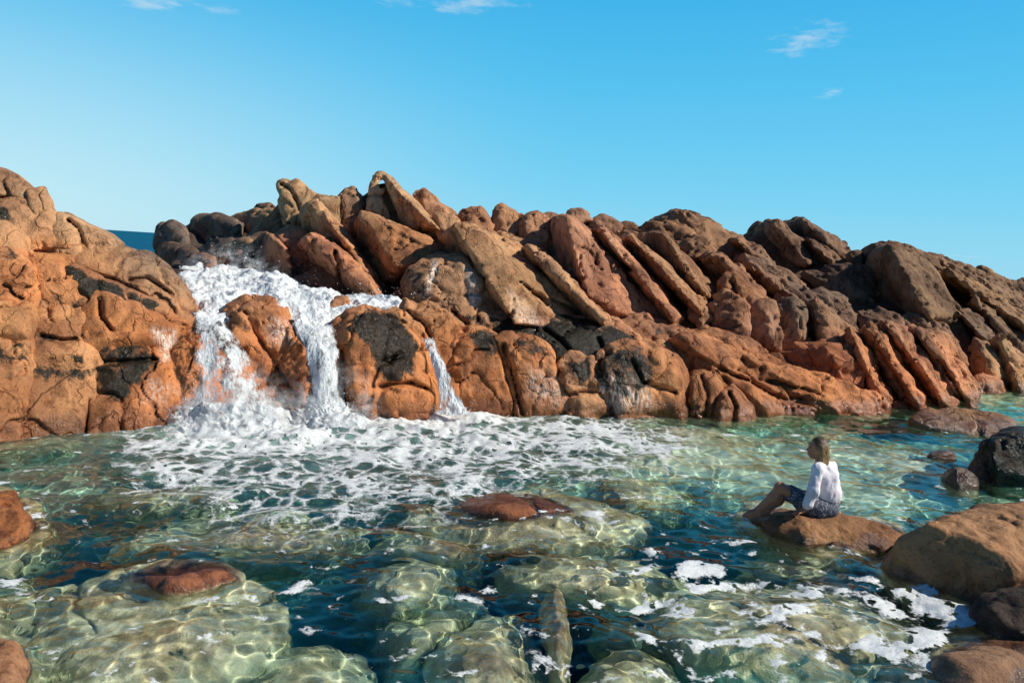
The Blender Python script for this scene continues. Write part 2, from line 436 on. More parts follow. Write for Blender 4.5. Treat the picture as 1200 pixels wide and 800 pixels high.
# ------------------------------------------------------------------ left cliff
GL = 'blocks of the left cliff'
def L(nm, lab, D, hl, off=0., **kw):           # the cliff face is one leaning plane; its blocks share it
    pts = [p for h_ in ([hl] if isinstance(hl, str) else hl) for p in P2(h_ if isinstance(h_, str) else h_[0])]
    yb_ = max(p[1] for p in pts); xm_ = sum(p[0] for p in pts) / len(pts)
    D = 11.08 + .80 * (512 - yb_) / 100 + .0065 * (xm_ - 110) + off + ((zlib.crc32(lab.encode()) % 100) - 50) * .0014
    kw['bulge'] = min(kw.get('bulge', .05), .14); kw['lean'] = .8
    return rock(nm, lab, GL, D, hl, **{**dict(tint='orange', k=.022, inflate=.12, amp=.075, fr=1.0, tx=.0065, joint=.035, thick=1.3), **kw})
L('boulder', 'tan boulder crowning the left cliff, its top cut by the left edge of the photo', 13.6, '-30,205 0,202 16,207 32,219 46,233 54,246 50,256 20,258 -30,255', tint='beige', thick=1.6, cuts=['0,232 30,236 46,234'], inflate=.09)
L('boulder', 'small tan knob leaning on the crown boulder of the left cliff', 14.0, '34,227 48,225 54,238 56,250 44,254 36,246', tint='tan', thick=.6, inflate=.09)
L('boulder', 'broad tan block under the left cliff crown with black shrubby growth on its left', 12.9, '-20,246 0,238 34,240 58,246 66,262 64,280 40,284 -20,284', tint='tan', stains=[('-20,242 6,240 18,256 24,272 18,286 -20,290', 5)], inflate=.09)  # black left end is only a darker patch in the colour, no growth modelled
L('boulder', 'pale pointed boulder at the top right of the left cliff, leaning right', 12.7, ['67,272 72,254 80,252 100,262 122,273 137,285 120,296 88,300 70,292'], tint='beige', cuts=['80,258 90,268 100,290'], inflate=.09)
L('rock_slab', 'long tan slab sloping down right from the pointed boulder to the white cascade', 11.7, [('84,298 104,284 136,286 160,296 186,308 206,328 220,346 232,366 236,384 220,392 186,380 140,360 104,342 86,320', '')], tint='tan', thick=2.0, bulge=.3, lean=1.3, amp=.10, cuts=['90,318 130,326 170,346', '150,330 172,326 200,345'], inflate=.05)
L('rock_ledge', 'curved brown rim stone lying along the crest of the long tan slab', 12.35, '156,300 164,294 176,297 190,306 204,320 214,336 210,342 196,332 180,318 162,312', tint='brown', thick=.6, lean=1.3, inflate=.05)
L('boulder', 'rounded orange block at the left photo edge, below the black growth', 11.7, '-20,268 4,266 25,282 27,292 18,302 -20,300', tint='tan')
L('boulder', 'blunt orange block between the tan top block and the long slab', 11.6, '30,284 54,278 80,275 91,286 88,300 78,316 48,314 32,304', tint='orange', cuts=['40,296 70,292 88,296'])
L('boulder', 'large smooth rounded orange boulder in the upper left of the left cliff', 11.15, '-25,290 10,288 30,300 46,318 48,344 38,360 0,362 -25,360', tint='orange', bulge=.25, stains=[('-25,288 12,288 34,306 20,312 -25,306', 8, .55)])
L('boulder', 'cracked orange block between the big smooth boulder and the black wet channel', 11.25, '44,312 58,310 84,322 103,332 106,348 100,362 64,358 46,342', tint='orange', stains=[('60,344 104,346 104,364 60,362', 6, .5)])
L('rock_ledge', 'black wet gully rock snaking down between the long slab and the lower orange blocks', 11.35, '66,312 84,314 104,328 130,336 160,348 186,360 204,370 196,376 160,368 120,352 96,346 74,330', tint='dark', off=-.06, thick=1., bulge=.12, stains=[('50,305 84,310 110,324 140,336 210,362 210,384 160,376 90,352', 4)], amp=.06)
L('boulder', 'bright orange sloping block just below the black gully rock', 11.35, '102,348 116,342 150,350 190,364 214,380 212,396 194,406 166,400 136,396 106,404', tint='orange', cuts=['117,350 118,370 132,388'], bulge=.2, pales=[('178,384 205,388 205,420 190,420', 6, .8)])
L('boulder', 'orange block at the left photo edge with a dark flat crack above it', 11.0, '-20,354 10,354 34,358 36,380 30,400 -20,396', tint='tan', bulge=.2)
L('boulder', 'weathered brown block to the right of the edge crack, dark top corners', 11.05, '38,350 58,352 104,364 104,384 84,390 44,386', tint='tan', bulge=.08, stains=[('40,348 64,352 60,366 40,362', 5, .6)])
L('boulder', 'pale squarish orange block in the middle of the left cliff face', 10.95, '42,384 80,382 110,392 114,424 96,432 42,422', tint='tan', bulge=.08, cuts=['48,395 70,399 90,396'], stains=[('44,392 66,392 66,402 46,402', 5, .6), ('84,416 98,416 96,426 86,424', 3, .9)])
L('boulder', 'grey and orange stained block at the left photo edge, halfway up the cliff', 10.85, '-20,396 14,398 36,402 32,430 20,456 -20,452', tint='tan', bulge=.08, stains=[('-20,398 36,400 34,424 -20,432', 8, .7)])
L('boulder', 'bottom left orange block standing in the pool at the photo edge', 10.6, '-20,436 24,426 24,456 18,490 14,514 -20,516', tint='orange', bulge=.06, sink=1.4, lean=.5)
L('boulder', 'big smooth pale orange block standing in the pool, black stain on upper rim', 10.75, '30,424 60,418 112,426 115,452 111,482 106,508 60,512 18,512 20,480', tint='tan', bulge=.08, sink=1.4, lean=.5, stains=[('32,418 114,424 112,440 80,448 36,442', 8, .75)], cuts=['104,470 102,508'])
L('boulder', 'large rough rust orange block standing in the pool with black algae patch', 11.2, [('112,396 142,392 178,398 196,410 204,432 212,458 226,474 228,490 214,500 160,506 108,510 112,452', '')], tint='orange', bulge=.3, sink=1.4, lean=.5, cuts=['112,424 140,424 185,420', '118,372 140,392', '205,485 228,470'], stains=[('112,400 130,404 158,388 168,400 178,412 186,424 170,440 150,462 136,468 114,462', 10, 1.)], pales=[('176,440 205,455 190,475 165,470', 9, .35), ('185,390 205,392 200,420 190,425', 6, .6)], inflate=.07)
L('boulder', 'rounded reddish boulder on the right flank of the left cliff beside the wide fall', 11.75, '200,400 210,392 224,402 236,420 238,448 232,472 216,470 202,452 198,424', tint='orange', bulge=.3, lean=.6, sink=.8, inflate=.07)
L('boulder', 'narrow rust wedge pointing down between long slab and wide fall', 12.0, '214,384 228,388 242,402 240,412 230,414 220,404', tint='rust', lean=.6, inflate=.07)
# ------------------------------------------------------------------ centre: rocks between the falls
GC = 'boulders around the waterfalls'
Cc = lambda nm, lab, D, hl, **kw: rock(nm, lab, GC, D, hl, **{**dict(lean=.5, tint='orange', sink=1.2, tx=.005, inflate=.15, k=.03, joint=.04), **kw})
Cc('boulder', 'big split rust orange boulder standing between the two white falls', 12.9, [('262,378 272,362 290,355 312,356 336,370 348,390 340,420 320,440 290,410 268,400', ''), ('320,372 338,372 350,392 362,420 369,446 367,472 352,478 330,440 312,400', ''), ('268,386 290,388 312,410 334,440 354,474 356,490 326,492 284,492 268,466 262,430', '')], tint='orange', cuts=[('287,366 300,392 318,420 338,450 356,478', 2.4, .09)], bulge=.3, blend=.30, pales=[('318,372 336,376 344,400 322,404 312,388', 8, .6)], stains=[('258,380 270,366 284,370 296,384 276,396 258,394', 5, .6)], thick=1.7, inflate=.10)
Cc('boulder', 'low red boulder showing through the thin veil of the left fall', 12.75, '252,388 270,394 292,430 304,470 302,494 250,494 232,480 238,436', tint='orange', bulge=.3, inflate=.05)
Cc('boulder', 'rounded boulder with a black green algae cap, right of the wide fall', 13.0, [('392,376 404,364 424,358 450,364 474,374 492,388 504,408 510,432 506,452 470,452 420,452 396,430 388,400', ''), ('390,420 410,424 440,450 480,446 512,440 524,468 520,484 486,488 446,486 418,480 396,470', '')], tint='orange', bulge=.45, thick=1.8, cuts=['402,410 404,440 404,476', '446,452 480,448 500,454'], stains=[('414,368 440,362 466,370 480,386 488,406 484,432 470,446 452,448 440,430 430,402 412,388', 9, 1.3)], inflate=.05)
Cc('boulder', 'small brown stone on the rim above the algae capped boulder', 14.2, '388,364 394,358 402,357 404,364 398,370 390,371', tint='brown', sink=0)
Cc('boulder', 'flat little brown stone poking out of the white water above the falls', 14.8, '350,358 358,352 366,355 372,362 362,366', tint='brown', sink=.2)
Cc('boulder', 'wet orange hump between the algae capped boulder and the narrow fall', 13.7, [('458,370 476,360 498,360 520,372 530,384 526,396 504,400 488,392 470,384', ''), ('484,364 500,372 508,390 500,398 488,388', '')], tint='orange', sink=.3, lean=.9, cuts=['478,364 496,380 504,396'])
Cc('rock_slab', 'thin rust slab standing inside the narrow fall', 13.5, '502,394 512,394 524,416 534,442 538,470 532,474 522,450 508,420', tint='rust', thick=.5, bulge=.12)
Cc('boulder', 'orange rock face right of the narrow fall with a black patch on its upper right', 13.75, [('516,402 530,392 556,388 580,396 588,412 598,444 608,482 582,486 546,478 534,456 526,430', '')], tint='orange', bulge=.35, stains=[('545,388 580,386 588,410 576,422 560,410', 6, 1.)], cuts=['584,400 596,440 606,482'])
Cc('boulder', 'broad orange rock face with a row of cracks, left of the pale streaked face', 13.9, [('586,402 600,398 624,402 646,418 662,450 680,486 640,490 604,484 598,450', '')], tint='orange', bulge=.3, cuts=['590,404 604,450 610,486'], pales=[('620,430 655,440 670,470 640,478 620,460', 10, .4)], stains=[('600,394 640,402 650,420 612,412', 6, .8)])
Cc('boulder', 'narrow orange wedge block between the cracked face and the pale streaked face', 13.95, '656,430 672,422 694,424 708,460 714,486 682,488 668,462', tint='tan', bulge=.2, cuts=['666,462 700,458'], stains=[('660,424 690,420 696,440 684,446', 5, .9)])
Cc('boulder', 'wide rock face streaked black and salt white, ending in smooth orange at its right', 14.2, [('686,426 724,408 756,408 786,420 802,440 806,466 808,486 770,490 712,488 702,456', '')], tint='orange', bulge=.3, cuts=['700,430 712,456 716,488', '742,425 752,448 790,460'], stains=[('684,412 752,404 764,430 770,452 730,466 704,448', 10, .9)], pales=[('690,440 752,440 766,478 716,484', 9, .9), ('600,440 600,441 601,441', 3, .1)])  # the white streaks are wet shine painted into the colour
Cc('rock_slab', 'flat black wet slab capping the orange faces right of the narrow fall', 14.3, [('580,392 600,380 640,380 700,394 750,412 752,424 724,432 690,434 644,420 596,408', '')], tint='dark', lean=2.2, thick=1.6, bulge=.06, sink=0, stains=[('570,380 600,370 650,374 760,402 760,436 690,440 640,428 584,412', 6, 1.5)], amp=.06, cuts=['640,384 668,410 680,430', '700,396 716,428'])
Cc('rock_slab', 'second black wet slab lying higher, at the foot of the long tan ridge', 15.0, '612,380 640,374 690,378 730,394 740,408 700,402 640,392', tint='dark', lean=2.2, thick=1.4, bulge=.06, sink=0, stains=[('600,370 660,368 700,376 745,396 745,412 690,406 620,394', 6, 1.3)], amp=.06)
Cc('boulder', 'dark brown wet rubble rock under the trickle streaked boulder', 14.8, [('486,380 504,364 530,362 566,370 600,380 612,392 592,400 556,398 520,396', ''), ('520,372 556,362 590,374 596,392 540,392', '')], tint='brown', lean=1.6, sink=0, stains=[('540,370 600,372 612,392 570,392', 8, .8)], cuts=['530,366 548,380 550,396'])
# ------------------------------------------------------------------ upper ridges
GR = 'leaning rocks of the central ridge'
R = lambda nm, lab, D, hl, **kw: rock(nm, lab, GR, D, hl, **{**dict(lean=1.7, tint='tan', k=.02, inflate=.08, stri=.05, tx=.003, amp=.11, joint=.05, rd=.65), **kw})
GB = 'dark boulders behind the cascade'
Bk = lambda nm, lab, D, hl, **kw: rock(nm, lab, GB, D, hl, **{**dict(lean=1.2, tint='grey', fr=.9, tx=-.02, inflate=.05), **kw})
Bk('boulder', 'dark knob at the left end of the far rock row, by the strip of sea', 22, '183,268 190,262 204,261 216,267 223,277 218,302 190,304 182,288')
Bk('boulder', 'dark wide block with a sunny corner, third in the far rock row', 22.4, '214,268 234,258 237,251 252,250 263,258 286,262 284,286 250,294 218,284')
Bk('boulder', 'dark flat topped block in the middle of the far rock row', 22.8, '260,256 286,250 304,250 306,284 284,292 266,282')
Bk('boulder', 'dark block with sunny top just left of the anvil rock', 22.2, '280,254 296,247 314,246 330,250 334,268 312,290 290,286', tint='brown')
Bk('boulder', 'small far stones on the skyline left of the anvil rock', 24.5, '296,248 302,241 316,239 330,243 332,254 304,256')
Bk('boulder', 'dark shaded wedge with a tan lit edge above the foam on the left', 19.6, '187,290 200,284 218,285 234,292 228,304 214,322 200,326 188,310', tint='brown')
Bk('boulder', 'round reddish boulder washed by the cascade on the far left', 17.6, '214,306 222,300 238,297 252,302 252,318 240,326 222,324', tint='pink', bulge=.4)
Bk('boulder', 'dark reddish lump half drowned in white water behind the split boulder', 17.4, '256,316 268,300 280,295 298,310 300,328 272,330', tint='red')
Bk('boulder', 'small tan stone perched above the dark reddish lump', 19.2, '272,288 280,281 292,280 300,288 292,302 278,300', tint='tan')
Bk('boulder', 'upright brown stone wedged under the left side of the anvil rock', 20.4, '314,258 320,247 330,248 338,266 336,280 320,276', tint='brown', inflate=.05)
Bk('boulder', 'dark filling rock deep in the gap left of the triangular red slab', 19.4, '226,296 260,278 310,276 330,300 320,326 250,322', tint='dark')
R('rock_slab', 'dark triangular slab with a sunlit red top beside the white water', 16.9, [('298,326 302,306 314,277 322,280 336,298 340,322 330,332', '318,280 336,300 322,292,.05')], tint='red', thick=1.0)
R('boulder', 'dark red lump between the triangular slab and the red ridge', 17.8, '324,276 340,266 356,270 364,284 366,306 358,330 340,330 332,304', tint='red')
R('anvil_rock', 'tan anvil shaped rock with a flat horn on top, left end of the ridge', 19.5, [('325,214 331,210 350,212 371,228 366,246 346,264 332,266 327,240', ''), ('358,228 372,228 400,229 401,250 396,272 376,268 362,246', '')], tint='beige', thick=1.2, bulge=.2, k=.05, cat='boulder', amp=.08, cuts=['330,216 340,222 352,248'], inflate=.03)
R('rock_ridge', 'long thin arched ridge rock with a sunlit crest, under the anvil rock', 17.2, [('346,264 360,240 371,237 379,246 402,276 406,296 384,300 362,290', '362,240 371,238 381,252 398,276'), ('376,250 384,250 404,276 428,306 448,334 454,350 446,356 430,346 404,318 382,290', '382,250 404,280 428,312 448,342')], tint='tan', thick=1.1, k=.06)
R('rock_ridge', 'red topped sloping ridge rock running down into the white water', 16.2, [('346,292 360,280 372,276 390,286 412,304 436,332 450,354 440,360 410,356 388,346 364,322', '362,280 386,288 414,312 440,350')], tint='pink', thick=1.2, cuts=['392,296 398,316 400,350'], stains=[('350,300 380,340 400,356 370,350', 6, .6)])
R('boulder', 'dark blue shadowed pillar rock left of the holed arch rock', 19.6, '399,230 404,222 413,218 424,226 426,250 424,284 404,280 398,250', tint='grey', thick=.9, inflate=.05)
R('arch_rock', 'tall pointed tan rock with a small round hole near its tip', 19.2, [('426,258 430,236 434,216 440,205 445,204 445,216 443,226 450,240 458,256 440,264', ''), ('439,206 443,201 449,201 456,206 452,210 443,210', ''), ('450,203 456,204 464,220 482,236 500,254 528,280 520,292 490,286 466,272 452,252 448,232 452,218', '464,222 482,240 506,262')], tint='beige', thick=.7, k=.03, blend=.05, amp=.05, bulge=.1, cat='boulder', h=.04, cuts=[('452,232 462,248 466,262', 4, .25)], inflate=.03, hole=(447.5, 216, 4.6))
R('boulder', 'rounded pinkish rock leaning behind the arch rock to its right', 20.2, '484,228 490,222 498,221 508,230 514,240 536,256 542,270 530,282 508,268 490,246', tint='pink', thick=1.0)
R('boulder', 'small cracked tan block at the right foot of the arch rock', 19.0, '508,252 518,248 530,252 540,262 536,280 520,282 510,268', tint='beige')
R('rock_slab', 'big slab below the arch rock, sunlit top face over a deep dark side', 17.0, [('417,264 424,249 446,257 474,270 502,280 513,294 506,312 484,330 470,356 430,352 420,310', '425,250 440,275 466,312 490,306 512,295')], tint='orange', thick=1.8, cuts=[('452,268 470,276 500,290', 2, .08)], stains=[('440,330 490,320 500,356 440,356', 8, .6)])
R('boulder', 'domed grey brown boulder with thin white trickles running down its face', 15.4, [('474,330 482,314 496,304 518,297 542,298 566,312 582,336 594,366 598,384 566,382 530,372 496,366 478,352', '')], tint='brown', lean=1.2, bulge=.5, thick=1.6, pales=[('508,304 514,304 502,346 494,350', 3, 1.0), ('545,312 552,312 562,350 552,366 548,340', 5, .9)], stains=[('476,310 512,300 500,352 474,352', 8, .5)])
R('rock_ridge', 'great long tan ridge slab sloping right, deep blue shadow on its left side', 15.9, [('510,288 530,270 544,262 560,264 590,282 624,306 656,334 694,368 702,390 660,392 610,384 592,352 570,322 530,306', '536,266 556,274 590,304 594,340 604,376')], tint='tan', thick=2.0, cuts=['650,352 676,366 690,384', '610,330 640,356'], pales=[('596,340 620,360 640,384 606,384', 8, .45)])  # pale patch is sheen painted into the slab's colour
R('rock_ridge', 'slim tan rib lying on the back of the great long ridge slab', 17.6, '572,274 584,272 600,284 618,298 626,312 610,310 592,296 576,284', tint='tan', thick=.7)
R('rock_ridge', 'long slender tan rib right beside the great ridge slab', 16.0, [('612,298 620,290 630,293 644,308 672,336 704,362 722,380 716,392 700,390 670,362 640,336 620,314', '622,292 642,310 670,340 706,374')], tint='sand', thick=.9, k=.07)
R('boulder', 'rounded knob on the skyline just right of the arch rock cluster', 20.8, '538,256 544,246 552,243 564,245 574,254 580,266 566,276 546,270', tint='pink')
R('boulder', 'horn shaped upright stone on the skyline, tip bent to the left', 20.8, [('579,254 582,243 588,240 598,248 612,256 616,272 604,286 586,282 580,268', '')], tint='pink', cat='boulder')
R('boulder', 'pinkish faceted boulder right of the horn stone', 20.2, '608,262 618,251 627,248 638,256 647,268 648,288 626,296 610,288', tint='pink', bulge=.25)
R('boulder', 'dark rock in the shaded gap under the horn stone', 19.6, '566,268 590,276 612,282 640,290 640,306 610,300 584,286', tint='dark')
R('rock_ridge', 'massive upright pink brown slab with dark left side in the middle of the ridge', 17.4, [('640,272 648,258 660,254 676,257 692,272 706,300 728,330 752,356 784,380 780,392 744,388 706,366 680,346 652,322 642,300', '664,256 674,282 684,316 690,345')], tint='pink', thick=1.8, bulge=.0, cuts=['676,290 690,294 700,310'])
R('boulder', 'low dark rock on the skyline left of the massive pink slab', 23.6, '626,260 636,252 648,249 660,252 660,264 636,270', tint='dark')
R('boulder', 'small black stone on the skyline above the massive pink slab', 24, '664,253 668,245 676,243 686,249 692,258 678,264', tint='dark')
R('boulder', 'dark pointed stone on the skyline right of the small black stone', 24, '690,264 702,252 707,250 718,258 730,264 724,274 700,274', tint='dark')
R('boulder', 'tiny dark flat stone on the skyline left of the brown hill', 24.6, '726,263 733,259 742,263 750,270 738,274 728,272', tint='dark')
R('rock_ridge', 'pink ridge rib in half shadow right of the massive slab', 17.9, [('690,272 704,268 720,280 744,302 768,330 790,356 804,376 798,388 770,378 744,352 720,322 698,296', '706,270 724,290 752,322 786,368')], tint='pink', thick=1.3, cuts=['730,310 742,318'])
R('rock_ridge', 'brown rib with a knuckle end, second right of the massive slab', 18.3, [('724,282 738,276 752,290 786,318 814,346 828,358 828,376 814,374 792,352 762,326 736,302', '740,278 762,302 792,334 820,364')], tint='tan', thick=1.0)
R('rock_ridge', 'dark broad rib reaching from skyline towards the shaded hollow', 19.2, [('726,274 776,274 786,284 808,312 834,336 842,352 832,364 808,350 780,322 740,300', '778,276 796,304 826,344')], tint='brown', thick=1.6)
R('boulder', 'short tan stub at the lower end of the brown rib', 17.4, '808,352 822,346 828,356 832,376 822,384 810,372', tint='tan')
# ------------------------------------------------------------------ brown hill in the middle distance
GH = 'rocks of the right hill'
H = lambda nm, lab, D, hl, **kw: rock(nm, lab, GH, D, hl, **{**dict(lean=1.9, tint='brown', fr=1.1, amp=.22, stri=.14, k=.03, joint=.05, rd=.6, inflate=.12, tx=-.004), **kw})
H('boulder', 'rounded brown hilltop dome on the skyline right of centre', 24, [('752,268 776,257 792,249 808,248 824,254 846,266 872,284 884,304 860,316 820,306 780,288', '800,250 812,270 830,300')], thick=2.5)
H('boulder', 'tan rough shoulder rock in front of the brown hilltop dome', 22.6, '744,270 764,262 792,258 812,270 826,286 806,296 770,290', tint='tan')
H('boulder', 'brown ledge block below the rough shoulder rock', 21.8, '790,286 806,279 826,278 834,292 830,308 804,306', tint='tan')
H('rock_ridge', 'pinkish rib curving down from the hill to the orange boulder', 19.8, [('804,306 826,298 846,300 868,318 892,340 906,358 900,370 876,358 848,336 820,326', '840,300 868,326 898,362')], tint='pink', thick=1.2)
H('rock_ridge', 'upper brown rib under the saddle, running right from the hilltop dome', 22.5, [('848,280 866,280 886,292 914,316 944,340 950,356 930,352 896,332 866,308', '866,282 896,308 936,346')], thick=1.6)
H('rock_ridge', 'grey brown rib in the middle of the hillside', 21.2, [('856,308 872,300 892,308 920,328 946,346 944,364 920,358 888,340 866,324', '876,304 906,328 936,356')], tint='grey', thick=1.3)
H('boulder', 'bright orange split boulder resting against the hillside columns', 18.3, '844,334 852,325 862,327 874,340 881,356 876,366 856,358 846,348', tint='orange', bulge=.3, thick=.9, cuts=['856,328 864,344 868,362'], stri=0)
H('boulder', 'small round tan stone standing on the column tops', 17.9, '842,346 847,340 853,342 855,352 848,357 843,353', tint='tan', stri=0, lean=1)
H('rock_column', 'leftmost shaded column rock below the orange split boulder', 17.2, '840,356 850,350 866,354 872,362 874,400 856,408 842,400', tint='pink', lean=.8, stri=0, cat='boulder', tx=-.014)
H('rock_column', 'second shaded column rock, right of the leftmost one', 17.4, '872,364 882,354 900,358 908,370 908,408 888,412 874,402', tint='pink', lean=.8, stri=0, cat='boulder', tx=-.014)
H('rock_column', 'third and greyest shaded column rock in the row above the dark hollow', 17.7, '904,362 914,354 930,355 940,366 944,404 926,414 908,406', tint='grey', lean=.8, stri=0, cat='boulder', tx=-.014)
H('boulder', 'knobbly red brown boulder with sunlit right face at the right end of the columns', 17.9, [('936,376 944,362 956,357 972,370 990,388 996,404 976,414 948,414 936,402', '954,358 962,384 976,408')], tint='pink', lean=1.0, stri=0)
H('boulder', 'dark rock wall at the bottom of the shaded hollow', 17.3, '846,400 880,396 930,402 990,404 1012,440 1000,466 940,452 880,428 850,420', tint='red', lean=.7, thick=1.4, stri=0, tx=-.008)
H('boulder', 'small grey stones on the hillside right of the columns', 20.4, '912,350 926,340 946,342 962,356 958,372 934,368', tint='grey')
H('boulder', 'grey lump under the dark saddle shadow', 20.6, '944,346 962,338 984,348 1000,370 996,388 972,380 952,366', tint='grey')
H('boulder', 'left flank of the twin topped hill on the right skyline, split into slabs', 27.5, [('876,276 886,263 906,261 926,268 946,290 958,308 940,320 908,312 884,296', '908,262 926,280 944,308')], thick=2.4)
H('boulder', 'high crest slab of the twin topped hill, highest point right of the centre', 28, [('912,264 930,258 946,259 966,270 986,285 1000,303 996,316 968,312 940,294 920,278', '944,260 962,276 990,304')], thick=2.4)
H('boulder', 'lower slab of the twin topped hill, facing the saddle', 26.8, [('930,282 954,282 980,298 996,314 984,324 956,318 936,304', '950,284 970,302 986,318')], tint='brown', thick=1.5)
H('boulder', 'dark saddle rock in shadow between twin topped hill and rough dome', 24.5, '944,322 968,314 1004,312 1024,324 1026,356 998,360 966,346', tint='dark')
H('boulder', 'small dark stone in the notch left of the rough dome', 26, '994,300 1002,296 1010,300 1010,312 998,314', tint='dark')
H('boulder', 'huge rough dome boulder with pitted dark left face and smooth sunlit right', 23.2, [('1002,316 1006,300 1014,292 1030,289 1052,292 1078,302 1098,322 1112,346 1122,366 1104,376 1066,374 1030,366 1008,346', '1044,292 1062,318 1084,352 1090,370')], thick=3.0, tint='brown', k=.14, amp=.16, stri=.05)
H('rock_ledge', 'dark cap rock behind the top of the rough dome', 26.5, '1010,296 1022,287 1040,285 1060,289 1090,302 1100,314 1060,306 1030,300', tint='brown', thick=1.2)
H('rock_ridge', 'long skyline ridge falling to the right behind the rough dome', 28, [('1060,292 1086,297 1110,306 1138,316 1162,328 1190,344 1230,360 1230,384 1170,368 1124,348 1086,318', '1100,304 1150,330 1210,368')], thick=2.4)
H('boulder', 'small tan stone on the long skyline ridge near the right edge', 29, '1144,320 1148,314 1158,315 1172,324 1184,334 1168,340 1150,332', tint='tan', stri=0)
H('boulder', 'dark grey hump on the skyline at the right photo edge', 29, '1176,338 1186,330 1200,329 1230,338 1230,358 1196,354', tint='grey', stri=0)
H('rock_ridge', 'brown slab ridge right of the dome running down to the right edge', 24.5, [('1086,318 1110,316 1140,332 1176,354 1230,386 1230,408 1180,388 1136,366 1104,346', '1112,320 1150,348 1210,388')], tint='tan', thick=1.6)
H('rock_ridge', 'dark rib directly below the right foot of the dome', 22.5, [('1104,372 1118,362 1138,364 1160,384 1190,416 1200,436 1176,430 1140,408 1116,390', '1126,366 1152,392 1186,428')], tint='grey', thick=1.4)
H('rock_ridge', 'tall dark pointed slab right of the dome, pointing up left', 23, [('1132,362 1142,351 1156,362 1184,392 1230,430 1230,446 1190,424 1156,396', '1144,354 1172,388 1220,434')], tint='brown', thick=1.2)
H('rock_ridge', 'wide grey slope slab at the right photo edge', 24.6, [('1150,366 1180,376 1230,398 1230,424 1196,412 1168,394', '')], tint='brown', thick=1.4)
H('boulder', 'shaded grey rock band under the foot of the rough dome, left part', 21.3, [('1004,366 1030,362 1052,370 1060,388 1040,396 1012,388', '')], tint='grey')
H('boulder', 'shaded grey rock band under the foot of the rough dome, right part', 21.4, [('1048,372 1080,372 1106,380 1120,398 1096,402 1062,394', '')], tint='grey')
GS = 'ridges above the right shore'
Rs = lambda nm, lab, D, hl, **kw: rock(nm, lab, GS, D, hl, **{**dict(lean=1.6, tint='pink', stri=.10, sink=.9, fr=1.1, tx=.008, k=.03, joint=.04, rd=.5), **kw})
Rs('rock_ridge', 'sunlit orange shore ridge, leftmost one, dark on its left side', 16.3, [('984,398 994,388 1006,396 1026,430 1044,466 1046,484 1022,486 1008,460 992,424', '998,392 1014,424 1034,470')], tint='orange', thick=1.4)
Rs('rock_ridge', 'broad sunlit orange shore ridge, second from the left', 16.7, [('1002,392 1020,384 1040,398 1066,432 1092,466 1096,484 1048,486 1030,452', '1020,388 1044,424 1078,478')], tint='orange', thick=1.6, cuts=['1030,410 1060,460'])
Rs('rock_ridge', 'pink shore ridge with a lumpy top, third from the left', 17.1, [('1026,396 1036,378 1058,382 1082,408 1110,444 1128,472 1120,484 1088,482 1060,444', '1044,384 1078,424 1110,474')], thick=1.5)
Rs('rock_ridge', 'knobbly pink shore ridge, fourth from the left, fluted down to the water', 17.4, [('1052,386 1070,384 1094,396 1122,424 1144,458 1146,476 1122,482 1096,446', '1076,388 1108,428 1138,474')], thick=1.4, cuts=['1100,420 1130,470'])
Rs('boulder', 'small knob of pink rock at the top of the fluted ridges', 18.4, '1086,394 1100,388 1116,398 1128,418 1112,422 1094,410', tint='pink')
Rs('rock_ridge', 'grey pink slab by the far inlet, leaning left', 19.6, [('1134,424 1146,402 1156,404 1172,430 1180,462 1176,472 1146,468', '1150,406 1162,436 1172,468')], tint='tan', thick=1.4)
Rs('rock_ridge', 'pale tan slab at the right photo edge above the far inlet', 19.9, [('1160,404 1172,398 1196,420 1230,448 1230,470 1184,470 1170,440', '1174,402 1190,432 1200,468')], tint='sand', thick=1.6)
Rs('boulder', 'dark overhung rock in the corner of the far inlet', 19.2, '1138,446 1152,440 1172,448 1172,468 1142,468', tint='red', lean=.6)
Rs('boulder', 'pale low rocks at the foot of the fluted pink ridges', 16.9, '1060,478 1074,470 1100,470 1124,474 1120,486 1080,488', tint='beige', lean=.6, stri=0)
Rs('boulder', 'small dark wet stone at the waterline by the leftmost shore ridge', 16.2, '1042,482 1052,473 1066,474 1072,486 1056,490', tint='brown', lean=.6, stri=0)
GF = 'front rocks of the middle shore'
Fr = lambda nm, lab, D, hl, **kw: rock(nm, lab, GF, D, hl, **{**dict(lean=1.3, tint='orange', stri=.06, tx=.006, k=.03, joint=.05), **kw})
Fr('rock_ridge', 'long orange red ridge in front of the shaded hollow, reaching the water on the right', 15.0, [('790,408 800,398 826,396 862,414 900,440 922,470 916,486 870,480 836,452', '800,400 850,424 896,478'), ('846,416 880,420 930,436 986,452 1020,464 1034,476 1030,488 960,490 900,486 868,450', '880,422 930,450 980,480')], sink=1.2, thick=1.8, tint='orange', cuts=['820,420 870,444 920,470', '900,444 960,462'], blend=.2)
Fr('boulder', 'rough orange hump on the back of the long orange red ridge', 16.2, [('784,404 800,392 826,386 856,392 886,408 918,428 920,440 880,436 840,424 800,414', '')], tint='orange', thick=1.2, lean=1.5)
Fr('boulder', 'pitted tan boulder heap at the upper left of the orange ridge', 16.2, '776,404 790,396 800,400 806,416 794,424 780,418', tint='tan', stri=0)
Fr('boulder', 'wrinkled olive brown rock under the pink ribs', 16.4, [('716,384 744,372 776,376 802,388 812,404 790,412 758,410 730,400', '')], tint='brown', lean=1.7, stains=[('756,376 790,380 800,396 770,404', 8, .5)])
Fr('rock_ridge', 'thin leaning tan rib between the black slabs and the wrinkled rock', 15.8, [('708,378 720,374 740,390 760,410 764,424 748,420 726,402', '')], tint='tan', lean=1.5, thick=.8)
